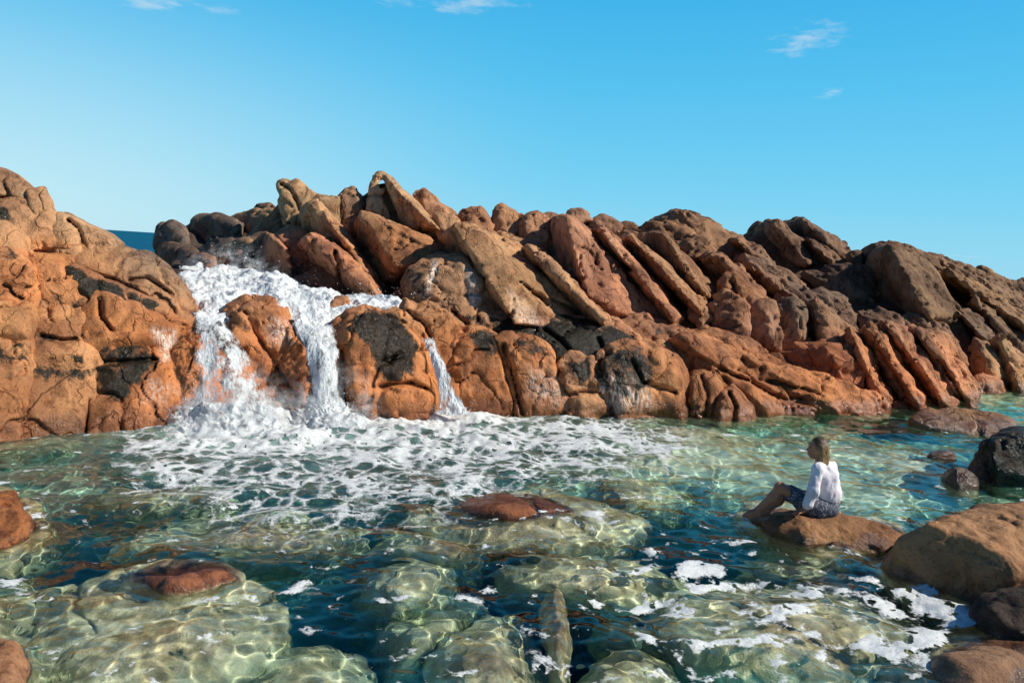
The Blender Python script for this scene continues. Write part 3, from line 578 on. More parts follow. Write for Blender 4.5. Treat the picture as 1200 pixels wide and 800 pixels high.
Fr('boulder', 'smooth orange shoulder right of the black slabs', 14.9, [('728,416 752,402 780,402 804,420 812,444 796,456 760,440', '')], tint='tan', lean=1.3, cuts=['760,408 784,412 800,432'])
Fr('boulder', 'tall lobed tan boulder at the waterline, left one of the pair', 14.5, [('806,446 812,437 824,436 838,442 848,456 846,474 836,488 816,488 806,470', '')], tint='tan', lean=.7, sink=1.2, bulge=.35, cuts=['822,440 828,460 826,486'], stri=0, thick=.9)
Fr('boulder', 'low lobed tan boulder at the waterline, right one of the pair', 14.4, [('836,478 846,464 858,458 868,466 878,480 880,492 856,496 838,492', '')], tint='tan', lean=.7, sink=1.2, bulge=.3, cuts=['854,460 862,476 860,494'], stri=0, thick=.8)
Fr('rock_ledge', 'dark undercut ledge at the waterline beneath the orange red ridge', 14.9, '862,470 880,462 920,474 950,482 948,492 900,494 872,490', tint='rust', lean=.8, sink=1.2, thick=1.0)
# ------------------------------------------------------------------ boulders standing in the near pool
GN = 'boulders rising from the pool'
N = lambda nm, lab, D, hl, **kw: rock(nm, lab, GN, D, hl, **{**dict(lean=.9, sink=1.5, fill=False, dx=False, inflate=.015, k=.04), **kw})
N('boulder', 'long flat brown boulder lying in the water off the fluted ridges', 14.4, [('1064,488 1080,481 1106,478 1140,479 1172,483 1196,492 1198,500 1180,506 1150,509 1112,505 1080,498', '')], tint='tan', lean=2.6, thick=1.2, bulge=.1, fr=.8)
N('boulder', 'large black wet boulder at the right photo edge, above the small stones', 10.9, '1148,542 1154,520 1172,508 1196,500 1230,500 1240,566 1200,568 1166,562', tint='dark', lean=.8, bulge=.4, thick=1.4, stains=[('1140,500 1250,490 1250,580 1140,580', 5, .6)])
N('boulder', 'tiny dark stone awash left of the black wet boulder, the farther one', 12.2, '1088,534 1094,529 1106,527 1117,530 1119,535 1104,537', tint='grey', lean=1.5, thick=.4, amp=.03)
N('boulder', 'small pyramid stone in the water, dark left and grey right', 10.5, [('1102,564 1106,554 1116,548 1128,549 1138,556 1144,566 1126,572 1108,571', '1119,549,-.1 1122,570,-.1')], tint='grey', thick=.6, amp=.05)
N('boulder', 'big sunlit brown boulder at the right photo edge, dark side to the water', 6.7, [('1044,660 1054,646 1070,633 1100,611 1140,597 1190,592 1240,594 1250,690 1200,706 1164,712 1120,698 1070,680', '1060,634,-.3 1100,618,-.5 1150,636,-.62 1190,672,-.55 1204,700,-.1')], tint=(.40, .235, .125), lean=1.0, thick=2.0, amp=.09, fr=1.9, shade=0.)
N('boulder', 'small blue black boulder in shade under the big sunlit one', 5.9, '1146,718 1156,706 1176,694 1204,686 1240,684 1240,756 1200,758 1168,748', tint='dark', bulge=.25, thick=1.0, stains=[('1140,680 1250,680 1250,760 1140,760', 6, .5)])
N('boulder', 'brown boulder cut off by the lower right corner of the photo', 4.85, [('1060,822 1072,796 1094,774 1134,760 1176,753 1240,756 1250,860 1120,870', '1110,772,-.3 1140,786,-.45 1150,850,-.35')], tint='sand', thick=1.4, amp=.06, fr=1.4, shade=0.)
N('boulder', 'rounded orange boulder cut off by the left photo edge', 6.5, '-40,582 0,577 14,577 26,590 34,612 32,634 16,658 -40,664', tint='orange', bulge=.25, thick=1.0, fr=1.4)
N('boulder', 'orange boulder tip in the lower left corner of the photo', 4.25, '-60,735 0,744 12,758 22,784 26,830 -60,840', tint='tan', bulge=.2, thick=.9)
# ------------------------------------------------------------------ woman's rock and the rocks under water
rock('boulder', 'low flat boulder in the pool that the seated woman rests on', GN, 7.95, [('862,608,.55 886,601,.6 930,600,.3 985,603 1014,609 1036,621 1046,633 1034,642 1000,643 944,641 900,636,.4 872,624,.5', '938,607,-.25 946,638,-.15'), ('1010,616 1040,620 1058,631 1050,641 1020,640', '')],
     dx=False, tint='tan', lean=1.1, thick=.75, sink=1.2, bulge=.08, fill=False, amp=.085, fr=2.2, k=.05, inflate=.02, shade=0., cat='boulder')
GU = 'rocks lying in the pool'
W = lambda lab, ol, top, **kw: wet_rock('boulder', lab, GU, ol, top, **kw)
W('red brown rock crown just breaking the surface in the middle of the pool', '532,592 548,580 584,574 622,577 656,588 672,600 640,607 590,610 552,604', -.13, edge=.02, tint='crown', bottom=1.8, h=.026, amp=.05, cuts=['600,576 622,588 634,604'], hulls=['474,604,.45 540,578,.3 640,572,.3 724,592,.35 764,614,.45 730,640,.5 640,650,.5 560,640,.45 490,624,.45'])
W('dark red brown rock crown awash in the lower left of the pool, flecked with foam', '142,676 172,662 212,654 262,656 290,668 272,682 222,694 180,694', -.10, edge=.03, tint='crown', bottom=1.8, h=.018, amp=.10, hulls=['24,720,.5 60,684,.4 140,664,.25 240,658,.25 318,684,.3 338,712,.35 328,764,.45 280,806,.5 200,836,.5 60,836,.55 16,790,.55'], cuts=['96,690 84,730 110,760'])
W('large round beige boulder under water at the bottom centre of the photo', '504,806 500,774 526,736 574,716 612,726 638,768 642,826 560,850 505,836', .12, edge=.5, tint='sand', h=.014)
W('bent pale green boulder under water, left of the round beige one', '446,760 446,738 480,714 530,702 568,702 562,718 520,742 498,776 474,802 454,788', .4, edge=.7, tint='sand', h=.016)
W('narrow upright fin of rock reaching up to the surface right of the round beige boulder', '638,694 648,684 662,688 668,720 670,764 660,796 644,786 638,740', .03, edge=.22, tint='tan', h=.013, k=.03, amp=.05, ridge='650,690,.0 656,730,.04')
W('flat tan rock under water right behind the upright fin', '586,664 640,648 700,650 760,662 800,682 790,698 740,708 690,704 640,692 600,684', .22, edge=.5, tint='tan', h=.018, cuts=['690,662 710,690 740,700'])
W('very large flat mottled slab under the foam patches at the lower right', '776,692 840,676 920,678 1000,690 1072,716 1092,746 1062,792 1000,820 900,812 820,780 764,742', .16, edge=.5, tint='tan', h=.018, cuts=['800,720 900,740 1000,790', '860,690 960,720 1060,740'])
W('rounded green tinted boulder cut off at the bottom edge, right of the upright fin', '664,806 682,772 730,758 780,766 796,800 784,846 668,846', .22, edge=.55, tint='sand', h=.015)
W('pale veined rock under water left of the centre, in front of the red brown crown', '418,694 430,668 480,652 530,660 530,690 520,716 462,720', .3, edge=.6, tint='sand', h=.018)
W('pale green rock mound under water in the right centre of the pool', '684,580 700,554 742,543 792,560 812,588 780,604 720,602', .4, edge=.8, tint='sand', h=.028)
W('long pale rock under water on the left, with glittering light lines on it', '122,644 180,614 250,592 340,600 424,612 444,636 380,652 280,654 180,654', .3, edge=.65, tint='sand', h=.024)
W('dark brown rock patch under water near the foot of the left cliff', '92,592 130,568 200,560 262,566 274,584 220,600 130,604', .35, edge=.7, tint='dark', h=.03)
W('pale rock under water cut off by the bottom edge, left of the bent boulder', '276,810 300,768 360,750 420,766 444,802 430,846 280,846', .3, edge=.6, tint='sand', h=.015)
W('smaller green rock under water between the veined rock and the red brown crown', '420,646 470,624 556,628 584,642 560,658 500,658', .35, edge=.7, tint='sand', h=.02)
W('grey green rock under water by the boulder at the left edge', '-30,700 16,668 72,690 66,742 10,768 -30,760', .4, edge=.8, tint='grey', h=.018)
W('mottled rock under water between the woman\'s boulder and the large flat slab', '842,664 900,644 980,652 1030,676 1000,690 900,684', .45, edge=.8, tint='grey', h=.02)
W('dim rock under deep water at the lower right of the upright fin', '690,744 720,722 780,724 800,750 760,764 706,762', .6, edge=.9, tint='grey', h=.02)
W('sunken rock by the lower right corner boulder', '1010,820 1030,786 1064,770 1084,790 1080,840 1030,850', .25, edge=.5, tint='grey', h=.016)

# ------------------------------------------------------------------ ground the rocks grow from, floor of the pool
FP = np.array(FILL); FPs = FP + np.array([0, .26, -.12])
gx = np.arange(-17, 27, .16); gy = np.arange(9.5, 44, .16)
GX, GY = np.meshgrid(gx, gy)
def idw(X, Y):
    out = np.zeros(X.size); near = np.zeros(X.size); Xr, Yr = X.ravel(), Y.ravel()
    for i in range(0, X.size, 4000):
        d2 = (Xr[i:i + 4000, None] - FPs[None, :, 0]) ** 2 + (Yr[i:i + 4000, None] - FPs[None, :, 1]) ** 2 + .03
        wt = d2 ** -1.6; out[i:i + 4000] = (wt * FPs[None, :, 2]).sum(1) / wt.sum(1); near[i:i + 4000] = np.sqrt(d2.min(1))
    return out.reshape(X.shape), near.reshape(X.shape)
GZ, near = idw(GX, GY)
GZ = GZ - 1.6 * sstep(.9, 2.6, near) - .7 * sstep(2.6, 6, near)
pp = np.stack([GX.ravel(), GY.ravel(), GZ.ravel()], 1)
GZ = GZ + (.16 * fbm(pp * 1.1, 4)).reshape(GX.shape)
def gridq(n, m):
    i = np.arange(n * m).reshape(n, m); return np.stack([i[:-1, :-1], i[:-1, 1:], i[1:, 1:], i[1:, :-1]], -1).reshape(-1, 4)
SHO = np.array(P2('-400,540 0,513 110,508 225,495 330,488 400,487 470,487 520,478 600,485 700,488 800,487 870,489 950,482 1030,480 1140,472 1200,465 1500,440'))
gpx, gpy = proj(np.stack([GX.ravel(), GY.ravel(), 0 * GX.ravel()], 1)); over = (gpy - np.interp(gpx, SHO[:, 0], SHO[:, 1])).reshape(GX.shape)
GZ = np.where(over > -14, np.minimum(GZ, -.25 - 1.3 * sstep(-14, 16, over)), GZ)
hx, hy = proj(np.stack([GX.ravel(), GY.ravel(), GZ.ravel()], 1)); hx = hx.reshape(GX.shape); hy = hy.reshape(GX.shape)
gap = sstep(95, 120, hx) * sstep(200, 182, hx) * (GY > 12.6) * (hy < 312); GZ = np.where(gap > 0, GZ * (1 - gap) - .4 * gap, GZ)
V = np.stack([GX.ravel(), GY.ravel(), GZ.ravel()], 1)
o = link('rocky_ground', mesh_np('rocky_ground', V, gridq(*GX.shape), {'tint': zone(V) * .6, 'stain': np.full(len(V), .0), 'pale': np.zeros(len(V))}), ROCK)  # ground tint darkened to put crevice shade into the gaps between rocks
tag(o, kind='structure'); o.cycles.is_caustics_receiver = True

def bed_mat():
    m, nt = newmat('seabed_sand'); b = NB(nt)
    pos = b.n('ShaderNodeNewGeometry').outputs['Position']; z = b.n('ShaderNodeSeparateXYZ', {0: pos}).outputs[2]
    big = b.tex(pos, .55, 5., .6, .4); mid = b.tex(pos, 2.6, 6., .65); fine = b.tex(pos, 18., 5., .7)
    c = b.mix(b.mr(big, .42, .60), (.86, .82, .60), (.48, .45, .28))
    c = b.mix(b.mr(mid, .48, .66, 0., .8), c, (.28, .26, .16))
    c = b.mix(b.mr(fine, .5, .75, 0., .4), c, (.75, .7, .5))
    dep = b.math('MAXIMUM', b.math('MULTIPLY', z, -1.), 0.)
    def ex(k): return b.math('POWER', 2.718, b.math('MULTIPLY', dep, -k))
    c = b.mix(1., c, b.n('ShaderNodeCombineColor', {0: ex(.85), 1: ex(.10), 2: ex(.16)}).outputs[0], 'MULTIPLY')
    c = b.mix(b.mr(dep, .2, 1.8, .0, .6), c, (.018, .50, .44))  # water's absorption and turquoise glow over depth, put into the bed colour
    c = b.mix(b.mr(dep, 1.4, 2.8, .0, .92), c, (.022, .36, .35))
    bp = b.n('ShaderNodeBump', {'Strength': .6, 'Distance': .12, 'Height': mid}).outputs[0]
    pb = b.n('ShaderNodeBsdfPrincipled', {'Base Color': c, 'Roughness': .95, 'Normal': bp, 'Specular IOR Level': .1})
    b.n('ShaderNodeOutputMaterial', {0: pb.outputs[0]}); return m
bx_ = np.arange(-22, 30, .12); by_ = np.arange(1.0, 24, .12); BX, BY = np.meshgrid(bx_, by_)
bp_ = np.stack([BX.ravel(), BY.ravel(), 0 * BX.ravel()], 1)
BZ = -1.15 + .45 * fbm(bp_ * .33 + 4, 4) * 1.6 + .16 * fbm(bp_ * 1.9, 4)
PX, PY = proj(np.stack([BX.ravel(), np.maximum(BY.ravel(), 2.5), np.zeros(BX.size)], 1))
def blob(cx, cy, rx, ry): return np.exp(-(((PX - cx) / rx) ** 2 + ((PY - cy) / ry) ** 2))
BZ = BZ - .3 * sstep(600, 670, PY) * sstep(-200, 300, PX)
BZ = BZ - .8 * blob(600, 690, 180, 60) - 1.0 * blob(820, 620, 120, 30) - .9 * blob(60, 640, 100, 30) - .6 * blob(350, 590, 120, 20) \
    + .7 * blob(860, 525, 220, 34) + .7 * blob(1050, 560, 120, 34) + .6 * blob(60, 545, 200, 26) + .35 * blob(700, 540, 160, 26) + .5 * blob(790, 500, 60, 10)
V = np.stack([BX.ravel(), BY.ravel(), BZ], 1)
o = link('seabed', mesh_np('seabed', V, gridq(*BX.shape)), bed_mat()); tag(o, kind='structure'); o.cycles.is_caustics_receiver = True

# ------------------------------------------------------------------ water of the pool
wr = np.random.default_rng(11); WV = []
for i in range(70):
    Lw = .12 * (1.9 / .12) ** wr.uniform(); a = math.radians(wr.normal(-100, 55))
    WV.append((2 * math.pi / Lw, a, wr.uniform(0, 6.28), .0038 * Lw ** 1.0))
def waves(X, Y):
    Z = np.zeros(X.shape)
    for kf, a, ph, am in WV: Z += am * np.sin(kf * (X * math.cos(a) + Y * math.sin(a)) + ph)
    q = np.stack([X.ravel() * .35, Y.ravel() * .35, 0 * X.ravel()], 1)
    return Z * (1.0 + .7 * noise(q)).reshape(X.shape)
def fallmask(px, py):                                     # how churned the water is
    return np.exp(-(((px - 400) / 260) ** 2 + ((py - 492) / 55) ** 2)) + .8 * np.exp(-(((px - 270) / 90) ** 2 + ((py - 500) / 22) ** 2))
nr, nc = 620, 1000
yy = 1.6 * (24 / 1.6) ** np.linspace(0, 1, nr); tt = np.tan(np.linspace(-.86, .86, nc))
WY = np.repeat(yy[:, None], nc, 1); WX = WY * tt[None, :]
Z = waves(WX, WY); px, py = proj(np.stack([WX.ravel(), WY.ravel(), 0 * WX.ravel()], 1))
fm = fallmask(px, py); q = np.stack([WX.ravel(), WY.ravel(), 0 * WX.ravel()], 1)
Z = Z.ravel() * (1 + 1.2 * np.clip(fm, 0, 1)) + .05 * fm * fbm(q * 2.2, 3)
def water_mat():
    m, nt = newmat('clear_water'); b = NB(nt)
    milk = b.n('ShaderNodeAttribute', attribute_name='milk').outputs[2]
    pos = b.n('ShaderNodeNewGeometry').outputs['Position']
    g = b.n('ShaderNodeBsdfGlass', {'Color': (1, 1, 1, 1), 'Roughness': 0., 'IOR': 1.31})
    d = b.n('ShaderNodeBsdfDiffuse', {'Color': (.34, .56, .50, 1)})
    f = b.math('MULTIPLY', milk, b.mr(b.tex(pos, 2.2, 5., .6), .3, .7, .25, 1.), clamp=True)
    mx = b.n('ShaderNodeMixShader', {0: f, 1: g.outputs[0], 2: d.outputs[0]})
    b.n('ShaderNodeOutputMaterial', {0: mx.outputs[0]}); return m
V = np.stack([WX.ravel(), WY.ravel(), Z], 1)
water = link('water', mesh_np('water', V, gridq(nr, nc), {'milk': np.clip(fm * .75, 0, .7)}), water_mat()); tag(water, kind='structure')
water.cycles.is_caustics_caster = True
# open sea beyond the rocks
def sea_mat():
    m, nt = newmat('open_sea'); b = NB(nt)
    pos = b.n('ShaderNodeNewGeometry').outputs['Position']
    mp = b.n('ShaderNodeMapping', {0: pos, 3: (.25, 1., 1.)}).outputs[0]
    n1 = b.tex(mp, .25, 6., .65); bp = b.n('ShaderNodeBump', {'Strength': .5, 'Distance': 1.5, 'Height': n1}).outputs[0]
    c = b.mix(b.mr(n1, .4, .65), (.002, .085, .17), (.004, .15, .24))
    pb = b.n('ShaderNodeBsdfPrincipled', {'Base Color': c, 'Roughness': .7, 'Normal': bp, 'Specular IOR Level': .06})
    b.n('ShaderNodeOutputMaterial', {0: pb.outputs[0]}); return m
sx = np.array([-9000, -3000, -400, -60, 0, 60, 400, 3000, 9000.]); sy = np.array([24, 60, 200, 800, 3000, 9000.]); SX, SY = np.meshgrid(sx, sy)
o = link('sea', mesh_np('sea', np.stack([SX.ravel(), SY.ravel(), 0 * SX.ravel() - .02], 1), gridq(len(sy), len(sx))), sea_mat()); tag(o, kind='structure')
# ------------------------------------------------------------------ white water
def foam_mat(name, col=(.80, .82, .82), bump=.5, sc=18., alpha=True, flow=True):
    m, nt = newmat(name); b = NB(nt); pos = b.n('ShaderNodeNewGeometry').outputs['Position']
    n1 = b.tex(pos, sc, 6., .7); n2 = b.tex(pos, sc * .22, 4., .6)
    c = b.mix(b.mr(n1, .35, .62), b.mix(b.mr(n2, .4, .65), (col[0] * .62, col[1] * .70, col[2] * .74), col), col)
    bp = b.n('ShaderNodeBump', {'Strength': bump, 'Distance': .05, 'Height': n1}).outputs[0]
    pb = b.n('ShaderNodeBsdfPrincipled', {'Base Color': c, 'Roughness': .6, 'Normal': bp, 'Specular IOR Level': .25, 'Subsurface Weight': 0.})
    den = b.n('ShaderNodeAttribute', attribute_name='den').outputs[2]
    if flow:
        sc_ = b.n('ShaderNodeMapping', {0: pos, 3: (1., 1., .13)}).outputs[0]
        nz = b.math('ADD', b.math('MULTIPLY', b.tex(sc_, 12., 6., .68, .3), .85), b.math('MULTIPLY', b.tex(pos, 22., 4., .7), .15))
        al = b.mr(b.math('ADD', den, b.math('MULTIPLY', b.math('SUBTRACT', nz, .5), 2.8)), .05, .85)
    else:
        nz = b.math('ADD', b.math('MULTIPLY', b.tex(pos, 42., 6., .75), .6), b.math('MULTIPLY', b.tex(pos, 9., 4., .6), .4))
        al = b.mr(b.math('ADD', den, b.math('MULTIPLY', b.math('SUBTRACT', nz, .5), 1.1)), -.10, .14)
    tr = b.n('ShaderNodeBsdfTransparent')
    mx = b.n('ShaderNodeMixShader', {0: al, 1: tr.outputs[0], 2: pb.outputs[0]})
    b.n('ShaderNodeOutputMaterial', {0: mx.outputs[0] if alpha else pb.outputs[0]}); return m
def mist_mat():
    m, nt = newmat('mist'); b = NB(nt); pos = b.n('ShaderNodeNewGeometry').outputs['Position']
    den = b.n('ShaderNodeAttribute', attribute_name='den').outputs[2]
    n = b.tex(pos, 3.5, 6., .7); a = b.math('MULTIPLY', b.mr(den, 0., .8), b.mr(n, .38, .72, 0., .55))
    mx = b.n('ShaderNodeMixShader', {0: a, 1: b.n('ShaderNodeBsdfTransparent').outputs[0], 2: b.n('ShaderNodeBsdfDiffuse', {'Color': (.85, .88, .88, 1)}).outputs[0]})
    b.n('ShaderNodeOutputMaterial', {0: mx.outputs[0]}); return m
MIST = mist_mat()
WHITE = foam_mat('white_water'); FOAM = foam_mat('surface_foam', (.84, .86, .84), .3, 55., flow=False); DROP = foam_mat('spray_drops', (.85, .87, .87), alpha=False)
def keepfaces(V, Q, keep, den=None):
    Q = Q[keep[Q].all(1)]; used = np.zeros(len(V), bool); used[Q.ravel()] = True
    mp_ = np.cumsum(used) - 1; return (V[used], mp_[Q]) if den is None else (V[used], mp_[Q], den[used])
def sheet(name, rows, n, m, amp, fr, stretch=1., hole=0., edge=.12, thr=0., lump=0., seed=0., mat=WHITE, solid_=0.):
    """white water over a control net of (x, y, distance) points; ragged at the rim, torn open where the noise is low."""
    R_ = np.array([[at(p[0], p[1], p[2] * DX(p[0])) for p in P3(r)] for r in rows]); a, c = R_.shape[:2]
    u = np.linspace(0, a - 1, n); v = np.linspace(0, c - 1, m)
    def up(A, t):
        i = np.clip(t.astype(int), 0, A.shape[0] - 2); f = t - i
        p0 = A[np.maximum(i - 1, 0)]; p1 = A[i]; p2 = A[i + 1]; p3 = A[np.minimum(i + 2, A.shape[0] - 1)]; f = f.reshape(-1, *[1] * (A.ndim - 1))
        return .5 * (2 * p1 + (p2 - p0) * f + (2 * p0 - 5 * p1 + 4 * p2 - p3) * f ** 2 + (3 * p1 - p0 - 3 * p2 + p3) * f ** 3)
    G = up(R_, u); G = np.swapaxes(up(np.swapaxes(G, 0, 1), v), 0, 1)
    U, Vv = np.meshgrid(np.linspace(0, 1, n), np.linspace(0, 1, m), indexing='ij')
    nrm = np.cross(np.gradient(G, axis=1).reshape(-1, 3), np.gradient(G, axis=0).reshape(-1, 3))
    nrm /= np.linalg.norm(nrm, axis=1)[:, None] + 1e-9; nrm[nrm[:, 1] > 0] *= -1
    P = G.reshape(-1, 3); q = P.copy(); q[:, 2] /= stretch
    d = amp * fbm(q * fr + seed, 5, .58) + lump * np.clip(ridged(q * fr * .7 + seed, 3) - .5, 0, 1)
    e = np.minimum(np.minimum(Vv, 1 - Vv) / edge, 1).ravel() * np.minimum(U.ravel() / .08 + .3, 1)
    f = fbm(q * fr * 1.7 + seed + 7, 4, .6) * .9 + e * (1. - hole) - .42 - thr + hole * .25
    P = P + nrm * (d * np.clip(e + .2, 0, 1))[:, None]
    V, Q, dn = keepfaces(P, gridq(n, m), f > -.30, f)
    return link(name, mesh_np(name, V, Q, {'den': dn + solid_}), mat)
def P3(s): return P2(s)
ch = sheet('white_water', ['200,318,17.2 255,312,17.5 300,318,17.2 340,326,16.6 385,342,16.0 440,350,15.4 500,360,15.0',
                      '208,334,15.3 255,330,15.5 300,330,15.3 340,338,14.9 380,351,14.6 430,358,14.4 488,364,14.3',
                      '220,358,13.5 258,354,13.7 300,350,14.1 335,356,13.8 365,369,13.7 395,371,13.8 436,368,14.1',
                      '234,384,12.6 258,380,12.9 290,364,13.7 330,368,13.5 350,388,13.2 375,394,13.2 394,388,13.5'], 240, 420, .22, 1.5, lump=.25, edge=.05, thr=-.15, solid_=.4)
tag(ch, 'churning white water pouring over the rock shelf behind the split boulder', 'white water', kind='stuff')
GW = 'falls dropping into the pool'
f1 = sheet('waterfall', ['224,366,12.6 246,366,12.7 268,372,12.8', '228,394,12.2 252,388,12.3 274,388,12.45', '226,424,12.0 260,420,12.05 296,424,12.25', '220,456,11.85 262,454,11.8 312,456,12.05', '208,484,11.65 266,486,11.6 330,488,11.85', '188,510,11.4 266,514,11.3 346,506,11.65'], 300, 240, .06, 2.6, stretch=4.5, hole=.40, edge=.22, thr=-.02, seed=3, solid_=.22)
tag(f1, 'ragged veil of white water falling left of the split boulder, red rock showing through', 'waterfall', GW)
f2 = sheet('waterfall', ['338,374,13.15 368,380,13.05 396,378,13.2', '350,400,12.8 374,402,12.7 398,402,12.85', '360,428,12.6 380,430,12.5 398,432,12.65', '360,458,12.45 380,460,12.35 400,462,12.5', '348,484,12.3 382,488,12.15 418,488,12.4', '328,502,12.1 384,504,11.95 440,501,12.2'], 280, 160, .08, 2.8, stretch=4.5, hole=.12, edge=.16, thr=-.1, seed=9, solid_=.15)
tag(f2, 'thick solid white fall between the split boulder and the algae capped boulder', 'waterfall', GW)
f3 = sheet('waterfall', ['493,395,13.4 500,395,13.35 508,395,13.4', '502,415,13.15 509,415,13.1 516,415,13.15', '509,440,13.0 518,440,12.95 528,440,13.0', '514,466,12.9 526,466,12.85 540,466,12.9', '506,485,12.8 528,486,12.7 556,485,12.75'], 220, 80, .08, 4., stretch=3., hole=.15, edge=.2, thr=-.08, seed=15, solid_=.25)
tag(f3, 'narrow white fall squeezing past the thin rust slab, rightmost of the falls', 'waterfall', GW)
f4 = sheet('waterfall', ['508,303,15.0 512,303,15.0 516,303,15.0', '503,324,14.75 507,324,14.7 511,324,14.75', '496,346,14.5 501,346,14.45 507,346,14.5', '486,364,14.3 493,365,14.25 501,365,14.3'], 160, 30, .03, 5., stretch=4., hole=.7, edge=.4, thr=.0, seed=21)
tag(f4, 'thin trickle of water down the domed grey brown boulder', 'waterfall', GW)
# splash mounds at the feet of the falls
sp = []
def mounds(items, seed):
    r_ = np.random.default_rng(seed); Vs = []; Qs = []; n0 = 0
    a = np.linspace(0, 2 * np.pi, 19)[:-1]; e = np.linspace(0, 1, 7)
    return None
def spray(items, seed):
    r_ = np.random.default_rng(seed); Vs = []; Qs = []; n0 = 0
    oc = np.array([[1, 0, 0], [-1, 0, 0], [0, 1, 0], [0, -1, 0], [0, 0, 1], [0, 0, -1.]]); fa = np.array([[0, 2, 4], [2, 1, 4], [1, 3, 4], [3, 0, 4], [2, 0, 5], [1, 2, 5], [3, 1, 5], [0, 3, 5]])
    for x0, y0, D, sx_, sz_, n_, s0 in items:
        c = at(x0, y0, D * DX(x0))
        for i in range(n_):
            p = c + np.array([r_.normal(0, sx_), r_.normal(0, .2), abs(r_.normal(0, sz_))]); s_ = s0 * r_.lognormal(0, .45)
            Vs.append(oc * s_ * np.array([1, 1, r_.uniform(.8, 1.8)]) + p); Qs.append(fa + n0); n0 += 6
    return np.concatenate(Vs), np.concatenate(Qs)
V, Q = spray([(268, 492, 11.7, .45, .26, 700, .0042), (384, 490, 12.2, .32, .22, 450, .0042), (530, 482, 12.8, .2, .12, 160, .004), (330, 330, 16.6, .9, .22, 110, .006), (275, 316, 17.0, .3, .32, 120, .006), (430, 350, 15.2, .5, .18, 80, .005), (240, 440, 12.0, .12, .5, 160, .0045), (380, 430, 12.6, .15, .5, 110, .0045)], 5)
o = link('spray', mesh_np('spray', V, Q), DROP); tag(o, 'fine droplets of spray around the falls', 'spray', kind='stuff')

# ------------------------------------------------------------------ foam floating on the pool
def worley(X, Y):
    I = np.floor(X).astype(int); J = np.floor(Y).astype(int); f1_ = np.full(X.shape, 9.); f2_ = np.full(X.shape, 9.)
    hsh = np.random.default_rng(2).uniform(0, 1, (256, 256, 2))
    for a in (-1, 0, 1):
        for c in (-1, 0, 1):
            h_ = hsh[(I + a) & 255, (J + c) & 255]; d = np.hypot(I + a + h_[..., 0] - X, J + c + h_[..., 1] - Y)
            f2_ = np.minimum(f2_, np.maximum(f1_, d)); f1_ = np.minimum(f1_, d)
    return f2_ - f1_
ux = np.arange(-60, 1261, .95); uy = np.concatenate([np.arange(470, 560, .55), np.arange(560, 870, .8)])
UX, UY = np.meshgrid(ux, uy)
dd = RT[None, None] * ((UX - 600) / F)[..., None] - UP[None, None] * ((UY - 400) / F)[..., None] + FW[None, None]
tq = -CAM[2] / dd[..., 2]; X = CAM[0] + dd[..., 0] * tq; Y = CAM[1] + dd[..., 1] * tq
sh = X.shape; P = np.stack([X.ravel(), Y.ravel(), 0 * X.ravel()], 1)
w1 = fbm(P * 1.1 + 3, 4).reshape(sh); w2 = fbm(P * 1.1 + 50, 4).reshape(sh)
lace = np.minimum(worley((X + .35 * w1) * 1.7, (Y + .5 * w2) * 1.25), .55 * worley((X + .3 * w2) * 3.8 + 9, (Y + .3 * w1) * 3.0) + .05)
n1 = fbm(P * 1.3 + 8, 5, .6).reshape(sh); n2 = fbm(P * 4.2 + 2, 4, .6).reshape(sh); n3 = fbm(P * 9 + 31, 3).reshape(sh)
plume = P2('150,516 215,500 330,490 400,488 470,488 520,482 610,486 700,490 765,508 806,522 782,536 720,546 640,558 590,572 530,592 470,602 400,612 330,622 270,606 200,572 150,540')
pm = sstep(26, -26, poly_sd(UX, UY, plume))
core = np.exp(-((UY - 490 - .0 * UX) / 13.) ** 2) * sstep(190, 240, UX) * sstep(640, 540, UX)
core = np.maximum(core, np.exp(-(((UX - 270) / 75) ** 2 + ((UY - 503) / 13) ** 2)) * 1.1)
wid = pm * (.085 + .20 * np.clip((590 - UY) / 100, 0, 1)) * np.clip(1 + 2.4 * n1 + .8 * n2, 0, 2.6)
field = np.where(pm > .02, wid - lace + .03 * n2, -1)
field = np.maximum(field, core * 1.15 - .55 + .5 * n2 + .25 * n1)
# blotches on the right, in streaks
def streak(pl, wpx): return np.exp(-(seg2(UX, UY, P2(pl)) / wpx) ** 2)
bl = np.zeros(sh)
for pl, wpx, st_ in (('806,656 850,682 900,690 960,698 1000,704', 12, 1.), ('980,700 1000,680 1030,676 1060,694 1090,706 1120,728', 10, 1.), ('1080,712 1110,740 1090,766 1060,770', 22, .95), ('1070,706 1140,720', 14, .9),
                     ('850,630 890,636 930,660 940,650', 9, .75), ('860,690 890,716 870,740', 16, .75), ('836,730 900,746 950,770', 15, .85), ('880,770 930,786 980,800', 14, .85), ('1010,760 1070,770 1100,774', 14, .95),
                     ('800,700 830,728', 14, .7), ('950,710 1000,728', 16, .6), ('760,655 800,668 820,690', 10, .7), ('670,600 720,612 790,628 830,640', 9, .75), ('560,606 600,614 680,606', 8, .55),
                     ('0,610 60,600 90,590', 8, .5), ('60,668 110,660', 10, .6), ('20,700 60,690', 9, .6), ('190,706 240,700', 12, .75), ('110,690 140,700', 8, .6), ('330,740 380,700 420,690', 9, .45), ('400,690 430,680 450,700', 12, .5),
                     ('150,545 240,556 330,580', 9, .55), ('20,545 70,540 110,545', 6, .55), ('440,640 520,646', 9, .45), ('680,720 740,728', 9, .5), ('860,600 900,640', 7, .5), ('1000,640 1050,650', 7, .6), ('700,790 740,780', 10, .5)):
    bl = np.maximum(bl, st_ * streak(pl, wpx))
